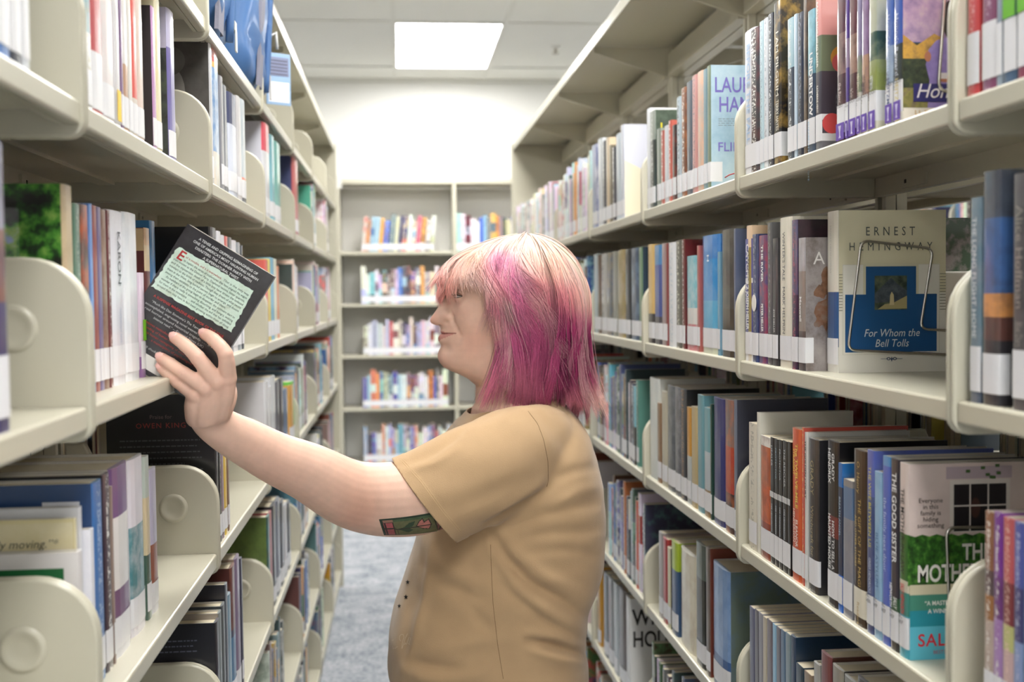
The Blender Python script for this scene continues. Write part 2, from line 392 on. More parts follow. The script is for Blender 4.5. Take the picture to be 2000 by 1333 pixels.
# white sign holder on the far corner of the left range
q = P(657, 357, YL+6*BAY)
sg = empty('aisle_sign_holder', (XL+.004, YL+6*BAY+.03, CAMZ)); tag(sg, 'small white plastic sign holder on the far end of the left range', 'sign holder')
MB().box(-.004, .028, -.004, .0, .54, .61, c=.001).box(-.004, 0, -.004, .02, .55, .60).build('holder', M_cap, sg)
# ---- far wall bookcase
YB = 7.55; BB = .76
ZB = [CAMZ+v*1.02 for v in (.2898, -.0439, -.3754, -.7147, -1.0676)]+[.085]
TOPB = CAMZ+.772; XB0 = .37
M_back = mat('pale_back_panel', lin((240, 239, 235)), .6)
for n, i in enumerate((-2, -1, 0, 1)):
    xc = XB0+(i+.5)*BB
    t = empty('bookcase', (xc, YB, 0))
    tag(t, 'cream steel bookcase against the white back wall, %s unit from its left end' % ORD[n], 'bookcase', 'cream steel bookcases on the back wall')
    for z in ZB:
        MB().box(-BB/2+.013, BB/2-.013, 0, .30, z-.02, z, c=.002).build('shelf', M_steel, t)
    MB().box(-BB/2, BB/2, 0, .31, TOPB-.035, TOPB, c=.002).build('canopy', M_steel, t)
    MB().box(-BB/2, BB/2, .315, .32, 0, TOPB-.036).build('back_panel', M_back, t)
    MB().box(-BB/2, -BB/2+.012, .002, .31, 0, TOPB-.036).build('side_panel', M_steel, t)
    MB().box(BB/2-.012, BB/2, .002, .31, 0, TOPB-.036).build('side_panel', M_steel, t)
    MB().box(-BB/2+.012, BB/2-.012, .02, .026, 0, .063).build('kick_plate', M_steel, t)
# ------------------------------------------------------------------ the person
PY = 2.05
def Qx(px, py=600): return P(px, py, PY)
def bm_mesh(parts):
    """parts: list of (verts, faces) joined into one mesh"""
    v = []; f = []
    for a, b in parts:
        n = len(v); v += [tuple(p) for p in a]; f += [tuple(i+n for i in q) for q in b]
    me = bpy.data.meshes.new('tmp'); me.from_pydata(v, [], f); me.update(); return me
def grid_faces(nr, nc, cap0=True, cap1=True):
    f = []
    for i in range(nr-1):
        for k in range(nc): f.append((i*nc+k, (i+1)*nc+k, (i+1)*nc+(k+1) % nc, i*nc+(k+1) % nc))
    if cap0: f.append(tuple(range(nc)))
    if cap1: f.append(tuple((nr-1)*nc+k for k in range(nc-1, -1, -1)))
    return f
def etube(secs, n=20, ends=True):
    """secs: (centre Vector, r_in_plane, r_lateral); lateral axis is world Y (made perpendicular to the path)"""
    C = [Vector(s[0]) for s in secs]; v = []
    rows = []
    for i, s in enumerate(secs):
        t = (C[min(i+1, len(C)-1)]-C[max(i-1, 0)]).normalized()
        a = Vector((0, 1, 0)); a = (a-t*a.dot(t)).normalized(); b = t.cross(a)
        rows.append((C[i], t, a, b, s[1], s[2]))
    def ring(c, a, b, ra, rb): return [c+b*ra*math.cos(2*math.pi*k/n)+a*rb*math.sin(2*math.pi*k/n) for k in range(n)]
    if ends:
        c, t, a, b, ra, rb = rows[0]; h = (ra+rb)/2
        for q in (80, 50, 25): v += ring(c-t*h*math.sin(math.radians(q)), a, b, ra*math.cos(math.radians(q)), rb*math.cos(math.radians(q)))
    for c, t, a, b, ra, rb in rows: v += ring(c, a, b, ra, rb)
    if ends:
        c, t, a, b, ra, rb = rows[-1]; h = (ra+rb)/2
        for q in (25, 50, 80): v += ring(c+t*h*math.sin(math.radians(q)), a, b, ra*math.cos(math.radians(q)), rb*math.cos(math.radians(q)))
    return v, grid_faces(len(v)//n, n)
def smooth_secs(secs, m=5):
    """Catmull-Rom resample of (Vector, ra, rb) sections"""
    A = [np.array([*s[0], s[1], s[2]]) for s in secs]; out = []
    for i in range(len(A)-1):
        p0, p1, p2, p3 = A[max(i-1, 0)], A[i], A[i+1], A[min(i+2, len(A)-1)]
        for k in range(m):
            t = k/m; out.append(.5*(2*p1+(p2-p0)*t+(2*p0-5*p1+4*p2-p3)*t*t+(3*p1-p0-3*p2+p3)*t**3))
    out.append(A[-1])
    return [(Vector(o[:3]), float(o[3]), float(o[4])) for o in out]
def ball(c, r, n=14):
    c = Vector(c); r = r if isinstance(r, tuple) else (r, r, r)
    v = []
    for i in range(1, n):
        a = math.pi*i/n
        for k in range(2*n): b = math.pi*k/n; v.append(c+Vector((r[0]*math.sin(a)*math.cos(b), r[1]*math.sin(a)*math.sin(b), r[2]*math.cos(a))))
    return v, grid_faces(n-1, 2*n)
def remesh(parts, voxel, it, fac=.5):
    me = bm_mesh(parts); bm = bmesh.new(); bm.from_mesh(me); bmesh.ops.recalc_face_normals(bm, faces=bm.faces[:]); bm.to_mesh(me); bm.free()
    o = bpy.data.objects.new('tmp', me); COL.objects.link(o)
    r = o.modifiers.new('r', 'REMESH'); r.mode = 'VOXEL'; r.voxel_size = voxel; r.adaptivity = 0
    s = o.modifiers.new('s', 'SMOOTH'); s.factor = fac; s.iterations = it
    dg = bpy.context.evaluated_depsgraph_get(); out = bpy.data.meshes.new_from_object(o.evaluated_get(dg))
    bpy.data.objects.remove(o); return out
def interp(x, pts): return np.interp(x, [p[0] for p in pts], [p[1] for p in pts])
K = PY/FPX
# ---- head
PROF = [(985, 480, 480), (940, 487, 484), (905, 506, 496), (886, 530, 520), (878, 552, 545), (876, 566, 562), (873, 574, 572), (866, 584, 583), (857.5, 597, 597), (848, 611, 611), (841.5, 620, 620), (839, 626, 626), (841, 631.5, 631), (849, 635, 634), (858, 637, 638), (861, 642, 643), (860, 646, 647), (860, 649.5, 650), (864.5, 651.8, 652), (858.5, 654.5, 655), (855, 660, 660), (856, 667, 667), (861, 673, 673), (861, 678, 678), (857.5, 684, 684), (854.5, 692, 692), (855, 701, 701), (859, 710, 709), (867, 718, 718), (880, 725, 727), (896, 731, 736), (912, 739, 744), (928, 752, 754)]
XBASE = [(480, 985), (484, 940), (496, 905), (520, 886), (545, 879), (572, 877), (600, 873), (630, 868), (645, 866), (660, 864), (675, 862), (684, 860), (692, 857), (701, 857), (709, 860), (718, 868), (727, 881), (736, 896), (744, 912), (754, 928)]
XREAR = [(480, 985), (484, 1025), (496, 1055), (520, 1080), (560, 1096), (600, 1098), (640, 1090), (680, 1075), (720, 1062), (754, 1058)]
XMID = [(480, 985), (520, 992), (560, 992), (620, 985), (680, 972), (720, 975), (754, 992)]
WID = [(480, .002), (484, .025), (496, .047), (520, .064), (545, .0715), (575, .0745), (605, .0745), (635, .0725), (660, .069), (685, .064), (710, .059), (735, .055), (754, .054)]
SIG = [(560, .010), (585, .0095), (600, .0112), (614, .0138), (634, .0142), (640, .017), (650, .022), (665, .021), (680, .024), (700, .03)]
def head_part():
    P_ = np.array(PROF, float); ts = np.concatenate([np.linspace(0, 4, 16, endpoint=False), np.linspace(4, 27, 120, endpoint=False), np.linspace(27, len(P_)-1, 16)])
    idx = np.arange(len(P_)); n = 96; v = []
    for t in ts:
        xf, yf, ys = [float(np.interp(t, idx, P_[:, c])) for c in range(3)]
        xb = interp(ys, XBASE); xr = interp(ys, XREAR); xm = interp(ys, XMID); w = interp(ys, WID); sg = interp(ys, SIG)
        for k in range(n):
            a = 2*math.pi*k/n; c, s = math.cos(a), math.sin(a)
            ee = interp(ys, [(520, 2.35), (575, 2.3), (610, 2.0), (640, 1.72), (700, 1.72), (735, 2.0)]); e = 2/ee if c > 0 else 1
            cx = abs(c)**e*(1 if c > 0 else -1); sx = abs(s)**(2/ee if c > 0 else 1)*(1 if s >= 0 else -1)
            l = w*sx
            x = xm-(xm-xb)*cx if c > 0 else xm-(xr-xm)*cx
            y = ys
            if c > 0:
                g = math.exp(-(abs(l)/sg)**2.2); x += (xf-xb)*g; y += (yf-ys)*g
            q = P(x, y, PY); v.append(Vector((q.x, PY-l, q.z)))
    v = np.array(v)
    def bump(px, py, l, r, amt, dirv):
        c = P(px, py, PY); c = np.array((c.x, PY-l, c.z)); d2 = ((v-c)**2).sum(1); v[:] += np.exp(-d2/r**2)[:, None]*amt*np.array(dirv)
    def bump2(px, py, sd, r, amt, dirv):
        """same, centred on the side surface seen at that place of the profile view"""
        c = P(px, py, PY); d2 = (v[:, 0]-c.x)**2+(v[:, 2]-c.z)**2; k = np.where(d2 < .0026**2)[0]
        if not len(k): return
        k = k[np.argmin(v[k, 1]*sd)]; d3 = ((v-v[k])**2).sum(1); v[:] += np.exp(-d3/r**2)[:, None]*amt*np.array((dirv[0], dirv[1]*sd, dirv[2]))
    for sd in (1, -1):
        bump(888, 580, .038*sd, .0165, .0085, (.9, .45*sd, 0))       # eye socket
        bump(882, 560, .026*sd, .012, .0022, (-1, 0, 0))                # brow
        bump2(900, 608, sd, .018, .0045, (-.6, -.7, .1))          # cheek
        bump2(908, 638, sd, .018, .0045, (-.5, -.8, 0))           # smiling cheek
        bump2(868, 620, sd, .0085, .0062, (-.1, -1, -.05))        # wing of the nose
        bump2(861, 625, sd, .0060, .0015, (-.4, -.8, -.2))
        for q_, w_ in (((878.5, 612), .0035), ((880.5, 619), .0052), ((880.5, 627), .0056), ((884, 634), .0042), ((889, 641), .0038), ((893, 649), .0040), ((896, 657), .0030), ((897, 664), .0015)):
            bump2(q_[0], q_[1], sd, .0046, w_, (.75, .65, 0))     # crease from the nose to the mouth corner
        bump2(897, 569, sd, .0070, .0022, (-.6, -.7, 0))          # upper lid
        bump2(897, 592, sd, .0070, .0020, (-.6, -.7, 0))          # lower lid
        for q_, w_ in (((863, 610), .0022), ((868, 608.5), .0030), ((874, 610), .0034), ((879, 615), .0030)): bump2(q_[0], q_[1], sd, .0036, w_, (.2, .9, 0))
        bump2(871, 633, sd, .0040, .0035, (.2, .6, .7))
        bump2(872, 686, sd, .010, .0018, (.8, .5, 0))             # beside the chin
        bump(860, 634, .0062*sd, .0036, .0045, (.2, 0, 1))              # nostril
        bump(874, 683, .022*sd, .012, .0016, (.9, .4*sd, 0))
    return v, grid_faces(len(ts), n)
EYE = []
parts = [head_part()]
for sd in (1, -1):
    c = P(899.5, 579.5, PY); c = Vector((c.x, PY-.0352*sd, c.z)); EYE.append(c); parts.append(ball(c, .0119))
    e_ = P(990, 625, PY); parts.append(ball((e_.x, PY-.0745*sd, e_.z), (.016, .008, .028)))
# neck and trunk (trunk is under the shirt)
parts.append(etube(smooth_secs([(P(1005, 680, PY), .058, .052), (P(998, 740, PY), .062, .055), (P(997, 790, PY), .064, .057), (P(1005, 840, PY), .07, .075)]), 32))
parts.append(etube(smooth_secs([(P(1005, 838, PY), .085, .10), (P(1005, 900, PY), .12, .15), (P(1000, 1050, PY), .125, .155), (P(965, 1200, PY), .13, .15), (P(960, 1330, PY), .14, .165), (P(960, 1450, PY), .13, .165)]), 32))
# near (left) arm
ARM = [(P(1035, 872, 1.915), .052, .05), (P(985, 895, 1.885), .058, .054), (P(910, 935, 1.855), .059, .055), (P(830, 970, 1.83), .0595, .055), (P(765, 976, 1.81), .0592, .054), (P(712, 972, 1.79), .0555, .052), (P(668, 958, 1.77), .051, .050), (P(605, 924, 1.738), .0445, .045), (P(540, 896, 1.705), .0385, .040), (P(480, 864, 1.672), .0340, .034), (P(440, 842, 1.644), .0300, .028), (P(414, 824, 1.622), .0270, .0225), (P(402, 806, 1.608), .0268, .02)]
parts.append(etube(smooth_secs(ARM), 28))
e_ = P(702, 1000, 1.79); parts.append(ball((e_.x, 1.792, e_.z), (.034, .03, .026)))
FING = {'index': [(444, 738, 1.578), (440, 692, 1.560), (417, 664, 1.572), (400, 653, 1.5865)],
        'middle': [(423, 748, 1.574), (386, 699, 1.566), (361, 674, 1.576), (342, 660, 1.5865)],
        'ring': [(403, 760, 1.575), (359, 730, 1.568), (332, 711, 1.577), (315, 700, 1.5865)],
        'little': [(382, 771, 1.580), (346, 746, 1.573), (327, 730, 1.580), (315, 719, 1.5875)]}
FR = {'index': (.0128, .0104, .0092, .0082), 'middle': (.0128, .0102, .0091, .0083), 'ring': (.0122, .0096, .0088, .008), 'little': (.0112, .0086, .0078, .0072)}
for nm, pts in FING.items():
    r = FR[nm]; parts.append(etube(smooth_secs([(P(*q), r[i], r[i]) for i, q in enumerate(pts)], 4), 14))
    for i in (1, 2): parts.append(ball(P(*pts[i]), r[i]*1.06, 8))
WR = {'index': (426, 806, 1.602), 'middle': (412, 811, 1.598), 'ring': (398, 815, 1.598), 'little': (385, 815, 1.602)}
for nm in FING:
    m_ = FING[nm][0]; w_ = WR[nm]; mid = tuple((a+b)/2 for a, b in zip(m_, w_))
    parts.append(etube(smooth_secs([(P(*w_), .0165, .016), (P(mid[0], mid[1], mid[2]-.001), .0165, .0155), (P(*m_), .0128, .0125)], 4), 14))
    c = P(*m_); parts.append(ball(c-Vector((0, .001, 0)), .0135, 8))
for a, b in (('index', 'middle'), ('middle', 'ring'), ('ring', 'little')):
    A, B = FING[a][0], FING[b][0]; w_ = [(WR[a][i]+WR[b][i])/2 for i in range(3)]
    parts.append(etube([(P(*w_), .016, .015), (P((A[0]+B[0])/2, (A[1]+B[1])/2+6, (A[2]+B[2])/2+.002), .0115, .0115)], 12))
parts.append(etube(smooth_secs([(P(425, 806, 1.61), .019, .018), (P(440, 772, 1.622), .017, .017), (P(437, 740, 1.634), .0125, .0125), (P(420, 714, 1.6385), .0108, .0105), (P(398, 697, 1.634), .0088, .0085)], 4), 14))
# far (right) arm hanging on the other side, with its own hand
FARM = [(P(1035, 880, 2.2), .05, .05), (P(1040, 960, 2.235), .05, .05), (P(1040, 1060, 2.26), .045, .045), (P(1035, 1130, 2.275), .042, .04), (P(1015, 1220, 2.275), .036, .036), (P(985, 1300, 2.265), .027, .025), (P(972, 1330, 2.262), .03, .018), (P(958, 1365, 2.258), .034, .016)]
parts.append(etube(smooth_secs(FARM), 24))
for j, (dx, ln, r) in enumerate(((-26, 66, .0095), (-9, 76, .0098), (8, 72, .0094), (24, 58, .0082))):
    b_ = (958+dx, 1372, 2.257); parts.append(etube(smooth_secs([(P(*b_), r*1.15, r*1.15), (P(b_[0]-8, b_[1]+ln*.45, 2.252), r, r), (P(b_[0]-10, b_[1]+ln*.78, 2.242), r*.92, r*.92), (P(b_[0]-8, b_[1]+ln, 2.230), r*.85, r*.85)], 3), 12))
parts.append(etube(smooth_secs([(P(950, 1335, 2.25), .015, .014), (P(925, 1365, 2.24), .012, .012), (P(916, 1395, 2.235), .0095, .0095)], 4), 12))
skin_me = remesh(parts, .0019, 3)
def coords(me):
    a = np.empty(len(me.vertices)*3, np.float32); me.vertices.foreach_get('co', a); return a.reshape(-1, 3).astype(float)
def normals(me):
    a = np.empty(len(me.vertices)*3, np.float32); me.vertices.foreach_get('normal', a); return a.reshape(-1, 3).astype(float)
def pix(v):
    """project many points to photo pixels"""
    x, y, z = v[:, 0], v[:, 1], v[:, 2]-CAMZ
    X = x*cy-y*sy; Y = x*sy+y*cy; Z2 = -Y*sp+z*cp; Y2 = Y*cp+z*sp
    return np.stack([1000+FPX*(X*cr-Z2*sr)/Y2, 666.5-FPX*(X*sr+Z2*cr)/Y2], 1)
v = coords(skin_me); nv = len(v)
base = np.array(lin((228, 190, 170))); col = np.tile(base, (nv, 1))
def blob(px, py, Y, r, c, a):
    global col
    q = np.array(P(px, py, Y)); w = np.exp(-((v-q)**2).sum(1)/r**2)*a; col = col*(1-w[:, None])+np.array(lin(c))*w[:, None]
blob(925, 668, PY-.06, .028, (222, 160, 142), .35); blob(900, 610, PY-.05, .02, (226, 178, 160), .4)
blob(845, 624, PY, .013, (220, 160, 142), .6); blob(870, 700, PY, .02, (214, 164, 146), .4)
for nm, pts in FING.items():
    blob(*pts[3], .011, (226, 160, 148), .65); blob(*pts[1], .011, (214, 160, 142), .5); blob(*pts[0], .014, (216, 164, 146), .45)
blob(700, 1000, 1.745, .03, (205, 145, 125), .6); blob(690, 965, 1.74, .05, (214, 165, 142), .5); blob(520, 930, 1.68, .06, (216, 168, 148), .4)
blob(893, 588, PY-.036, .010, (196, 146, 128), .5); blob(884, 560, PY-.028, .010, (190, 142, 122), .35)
# lips
hp = pix(np.stack([v[:, 0], np.full(nv, PY), v[:, 2]], 1)); lat = np.abs(v[:, 1]-PY); near_head = (v[:, 2] > P(900, 760, PY).z) & (lat < .08)
def lip(mask_y0, mask_y1, depth):
    w = (hp[:, 1] > mask_y0) & (hp[:, 1] < mask_y1) & near_head & (lat < .0275)
    t = np.clip(lat/.027, 0, 1); mid = 652-2.2*t**2*0
    return w & (hp[:, 0] < 897)
t_ = np.clip(lat/.035, 0, 1)
up_ = (hp[:, 1] > 646.2+5.2*t_) & (hp[:, 1] < 652.6-1.8*t_) & near_head & (lat < .033) & (hp[:, 0] < 896)
lo_ = (hp[:, 1] >= 652.0-1.8*t_) & (hp[:, 1] < 670.5-19*t_**.9) & near_head & (lat < .033) & (hp[:, 0] < 896)
col[up_] = lin((202, 142, 132)); col[lo_] = lin((208, 148, 138))
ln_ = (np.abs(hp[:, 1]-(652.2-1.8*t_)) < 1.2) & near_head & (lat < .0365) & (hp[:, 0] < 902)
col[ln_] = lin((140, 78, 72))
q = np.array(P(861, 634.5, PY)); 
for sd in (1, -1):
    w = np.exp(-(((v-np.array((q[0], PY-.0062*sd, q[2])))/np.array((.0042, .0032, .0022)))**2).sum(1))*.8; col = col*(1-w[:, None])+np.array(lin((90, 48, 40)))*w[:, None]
def setcol(me, c, name='Col'):
    a = me.color_attributes.new(name, 'FLOAT_COLOR', 'POINT'); d = np.ones((len(me.vertices), 4), np.float32); d[:, :3] = c; a.data.foreach_set('color', d.ravel())
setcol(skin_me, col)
M_skin = attr_mat('skin', .48, 0, .4, bump=.12, bscale=900, mott=.05, mscale=60, sss=.10)
skin_me.materials.clear(); skin_me.materials.append(M_skin)
skin_me.polygons.foreach_set('use_smooth', [True]*len(skin_me.polygons))
G0 = P(965, 1333, PY)
person = empty('person', (G0.x, PY, 0))
tag(person, 'person with pink layered hair and tan t-shirt reaching for a book on the left', 'person')
def child(o, parent=None):
    """parent keeping the world-space coordinates the mesh was made in"""
    parent = parent or person
    o.parent = parent; o.matrix_parent_inverse = Matrix.Translation(parent.location).inverted() if parent is person else parent.matrix_parent_inverse.copy()
    return o
def obj(name, me, parent=None):
    o = bpy.data.objects.new(name, me); COL.objects.link(o); o.parent = person
    if o.parent: o.location = -person.location
    return o
skin = obj('body', skin_me)
bvh_skin = BVHTree.FromPolygons([tuple(p) for p in v], [tuple(p.vertices) for p in skin_me.polygons])
def wmesh(name, verts, faces, mats, smooth=True, midx=None):
    o = mesh(name, verts, faces, mats, None, midx, smooth); o.parent = person; o.location = -person.location; return o
# eyes: almond patch on the eyeball, lashes, lids
M_eye = attr_mat('eye_surface', .08, .6)
def eye(c, sd):
    r = .01235; vv = []; cc = []; nu, nw = 26, 9
    for i in range(nu):
        az = math.radians(-30+122*i/(nu-1))                  # 0 = straight ahead (-X), positive = outwards
        s_ = i/(nu-1); op = math.sin(math.pi*s_)**.7
        for k in range(nw):
            el = math.radians((-10+22*k/(nw-1))*op+1)
            vv.append(c+Vector((-r*math.cos(el)*math.cos(az), -sd*r*math.cos(el)*math.sin(az), r*math.sin(el))))
            d = math.hypot(math.degrees(az)-8, math.degrees(el)-1)
            cc.append(lin((16, 12, 12)) if d < 13 else lin((70, 66, 56)) if d < 30 else lin((196, 184, 178)))
    f = [(i*nw+k, (i+1)*nw+k, (i+1)*nw+k+1, i*nw+k+1) for i in range(nu-1) for k in range(nw-1)]
    if sd < 0: f = [q[::-1] for q in f]
    o = wmesh('eye', vv, f, M_eye); setcol(o.data, np.array(cc))
    for nm, ks, rad, out in (('upper_lashes', nw-1, .0015, .0056), ('lower_lashes', 0, .0007, .0012)):
        m = MB(); m.tube([c+(vv[i*nw+ks]-c)*1.03 for i in range(nu)], [rad*(.35+.65*math.sin(math.pi*i/(nu-1))) for i in range(nu)], 6)
        if ks:
            for i in range(2, nu, 1):
                p = c+(vv[i*nw+ks]-c)*1.03; d_ = (p-c).normalized(); m.tube([p, p+d_*out*.6+Vector((0, 0, -.0002)), p+d_*out+Vector((-.0006, 0, .0010))], [.00035, .00025, .0001], 4)
        o2 = m.build(nm, mat('lash_'+nm, lin((48, 34, 30)), .7), None, True); o2.parent = person; o2.location = -person.location
    # lid crease
    m = MB(); pts = []
    for i in range(nu):
        az = math.radians(-30+124*i/(nu-1)); el = math.radians(28*math.sin(math.pi*i/(nu-1))**.6+4)
        pts.append(c+Vector((-.0121*math.cos(el)*math.cos(az), -sd*.0121*math.cos(el)*math.sin(az), .0121*math.sin(el))))
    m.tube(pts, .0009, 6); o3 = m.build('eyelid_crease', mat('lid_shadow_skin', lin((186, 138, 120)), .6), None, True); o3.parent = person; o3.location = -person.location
    # brow: short hairs
    m = MB()
    rr = random.Random(3)
    for i in range(60):
        s_ = i/59; a = P(876+24*s_, 557-4*math.sin(math.pi*s_*.8)+rr.uniform(-2, 2), PY); y = PY-sd*(.016+.030*s_)
        hit = bvh_skin.find_nearest((a.x, y, a.z)); p = hit[0]; nrm = hit[1]
        m.tube([p-nrm*.0005, p+nrm*.0012+Vector((.002, -sd*.002, .001)), p+nrm*.001+Vector((.005, -sd*.004, .0006))], [.0004, .0003, .0001], 4)
    o4 = m.build('eyebrow', mat('brow_hair', lin((120, 88, 72)), .8), None); o4.parent = person; o4.location = -person.location
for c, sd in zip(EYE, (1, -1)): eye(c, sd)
# finger nails of the near hand
M_nail = mat('fingernail', lin((236, 186, 176)), .25, .4)
for nm, pts in FING.items():
    a, b = P(*pts[2]), P(*pts[3]); d_ = (b-a).normalized(); c = b+d_*.001
    n_ = Vector((0, -1, 0)); n_ = (n_-d_*n_.dot(d_)).normalized()
    if nm in ('ring', 'little'): n_ = (n_+Vector((.0, 0, .55))).normalized(); n_ = (n_-d_*n_.dot(d_)).normalized()
    else: n_ = (n_+Vector((.15, 0, .25))).normalized(); n_ = (n_-d_*n_.dot(d_)).normalized()
    w_ = d_.cross(n_); vv = []; fr_ = FR[nm][3]
    for i in range(7):
        for k in range(7):
            x_ = (i/6-.5)*2; y_ = (k/6-.5)*2; lw = .0052*math.sqrt(max(0.05, 1-max(0, abs(x_)-.35)**2*1.6))
            vv.append(c+d_*(x_*.0056)+w_*(y_*lw)+n_*(fr_*1.0*(1-.26*y_*y_)+.0006-.0012*max(0, x_)**2))
    f = [(i*7+k, i*7+k+1, (i+1)*7+k+1, (i+1)*7+k) for i in range(6) for k in range(6)]
    wmesh('fingernail', vv, f, M_nail)
# ---- t-shirt
SH = [(736, 936, 1070, .060), (762, 931, 1079, .066), (785, 925, 1096, .082), (805, 911, 1116, .108), (830, 886, 1136, .140), (860, 866, 1150, .166), (900, 850, 1160, .182), (950, 838, 1170, .188), (1000, 828, 1176, .188), (1050, 812, 1176, .187), (1100, 795, 1171, .186), (1150, 781, 1158, .186), (1200, 766, 1144, .187), (1250, 757, 1138, .19), (1300, 757, 1140, .194), (1340, 770, 1142, .2), (1400, 782, 1144, .202), (1460, 784, 1144, .203)]
def torso_part():
    A = [np.array(s, float) for s in SH]; rows = []
    for i in range(len(A)-1):
        p0, p1, p2, p3 = A[max(i-1, 0)], A[i], A[i+1], A[min(i+2, len(A)-1)]
        for k in range(4):
            t = k/4; rows.append(.5*(2*p1+(p2-p0)*t+(2*p0-5*p1+4*p2-p3)*t*t+(3*p1-p0-3*p2+p3)*t**3))
    rows.append(A[-1]); n = 64; v = []
    for py, xf, xb, w in rows:
        a = P(xf, py, PY); b = P(xb, py, PY); c = (a+b)/2; rx = (b.x-a.x)/2
        for k in range(n):
            q = 2*math.pi*k/n; co, si = math.cos(q), math.sin(q); ex = 2/2.5
            v.append(Vector((c.x-rx*abs(co)**ex*np.sign(co), PY-w*abs(si)**ex*np.sign(si), a.z+(b.z-a.z)*.5)))
    return v, grid_faces(len(rows), n)
SLV = [(P(1065, 885, 1.975), .080, .06), (P(1020, 890, 1.915), .088, .066), (P(940, 930, 1.868), .087, .066), (P(870, 961, 1.842), .084, .064), (P(805, 990, 1.822), .0830, .0625), (P(760, 1008, 1.81), .083, .062)]
FSLV = [(P(1045, 880, 2.13), .075, .06), (P(1040, 905, 2.19), .08, .065), (P(1040, 970, 2.235), .072, .065), (P(1040, 1050, 2.262), .068, .066), (P(1040, 1085, 2.268), .067, .066)]
sh_me = remesh([torso_part(), etube(smooth_secs(SLV), 32), etube(smooth_secs(FSLV), 28)], .0042, 9)
# openings: neck, near sleeve hem, far sleeve hem, bottom
bm = bmesh.new(); bm.from_mesh(sh_me)
def cut(p0, nrm, sel):
    """remove what lies on the +nrm side among faces chosen by sel(centre)"""
    geom = [f for f in bm.faces if sel(f.calc_center_median())]
    ed = {e for f in geom for e in f.edges}; vs = {v for f in geom for v in f.verts}
    bmesh.ops.bisect_plane(bm, geom=list(vs)+list(ed)+geom, dist=1e-6, plane_co=p0, plane_no=nrm)
    kill = [f for f in bm.faces if sel(f.calc_center_median()) and (f.calc_center_median()-p0).dot(nrm) > 0]
    bmesh.ops.delete(bm, geom=kill, context='FACES')
cf, cb = P(924, 802, PY), P(1078, 760, PY); tdir = (cb-cf).normalized(); NNECK = Vector((-tdir.z, 0, tdir.x))
if NNECK.z < 0: NNECK = -NNECK
cut(cf, NNECK, lambda c: c.z > cf.z-.12 and abs(c.y-PY) < .12)
h0, h1 = P(767, 897, 1.83), P(892, 1058, 1.83); hd = (h1-h0).normalized(); NHEM = Vector((hd.z, 0, -hd.x))
if NHEM.x > 0: NHEM = -NHEM
ax0, ax1 = P(1020, 890, 1.9), P(760, 1008, 1.81)
def on_sleeve(c):
    d = Vector((ax1.x-ax0.x, 0, ax1.z-ax0.z)).normalized(); e = Vector((c.x-ax0.x, 0, c.z-ax0.z)); t = e.dot(d); e2 = (e-d*t).length
    return t > .1 and (e2/.1)**2+((c.y-1.822)/.088)**2 < 1
cut(h0, NHEM, on_sleeve)
zf = P(1040, 1066, 2.26).z; cut(Vector((0, 0, zf)), Vector((0, 0, -1)), lambda c: c.y > 2.19 and c.z < zf+.05 and c.z > zf-.12 and c.y > 2.205)
zb = P(960, 1430, PY).z; cut(Vector((0, 0, zb)), Vector((0, 0, -1)), lambda c: True)
bm.to_mesh(sh_me); bm.free(); sh_me.update()
v = coords(sh_me); nr = normals(sh_me); px = pix(v)
disp = np.zeros(len(v)); nearside = np.clip((PY-.02-v[:, 1])/.05, 0, 1)
def fold(pts, amp, wid, cyl=1.0):
    """ridge (amp>0) or valley along a polyline given in photo pixels, on the near side"""
    global disp
    pts = np.array(pts, float); best = np.full(len(v), 1e9); bt = np.zeros(len(v)); L = 0; tot = np.linalg.norm(np.diff(pts, axis=0), axis=1).sum()
    for a, b in zip(pts[:-1], pts[1:]):
        d = b-a; ln = np.linalg.norm(d); t = np.clip(((px-a)@d)/ln**2, 0, 1); dist = np.linalg.norm(px-(a+t[:, None]*d), axis=1)
        u = dist < best; best = np.where(u, dist, best); bt = np.where(u, (L+t*ln)/tot, bt); L += ln
    fade = np.sin(np.pi*np.clip(bt*.86+.07, 0, 1))**.6
    disp += 1.45*amp*np.exp(-(best/wid)**2)*fade*nearside
A_ = .001
fold([(948, 1030), (1000, 1000), (1040, 975), (1068, 955)], -6*A_, 9); fold([(960, 1010), (1020, 975), (1062, 945)], 3*A_, 12)
fold([(962, 1045), (990, 1090), (1030, 1135), (1090, 1170), (1138, 1200)], -7*A_, 10)
fold([(975, 1035), (1010, 1085), (1060, 1125), (1140, 1165)], 5*A_, 16)
fold([(955, 1060), (975, 1110), (1020, 1165), (1080, 1205), (1135, 1232)], 5*A_, 15)
fold([(965, 1100), (1000, 1160), (1060, 1210), (1130, 1250)], -5*A_, 11)
fold([(1035, 1254), (1080, 1262), (1135, 1278)], -7*A_, 8); fold([(1040, 1272), (1090, 1288), (1138, 1296)], 4*A_, 12); fold([(1030, 1238), (1090, 1244), (1136, 1258)], 4*A_, 11)
fold([(985, 1040), (1060, 1005), (1120, 990), (1168, 985)], -2.5*A_, 10); fold([(1000, 1060), (1080, 1040), (1168, 1035)], -2.2*A_, 11); fold([(1030, 1080), (1100, 1075), (1165, 1082)], -2.2*A_, 10)
fold([(1075, 940), (1120, 920), (1160, 915)], -2*A_, 12); fold([(1080, 990), (1130, 960), (1168, 955)], 2*A_, 12)
fold([(860, 1140), (900, 1155), (955, 1180)], -3.5*A_, 13); fold([(870, 1115), (920, 1130), (960, 1150)], 2.5*A_, 14); fold([(905, 1170), (945, 1215), (960, 1250)], -3*A_, 12)
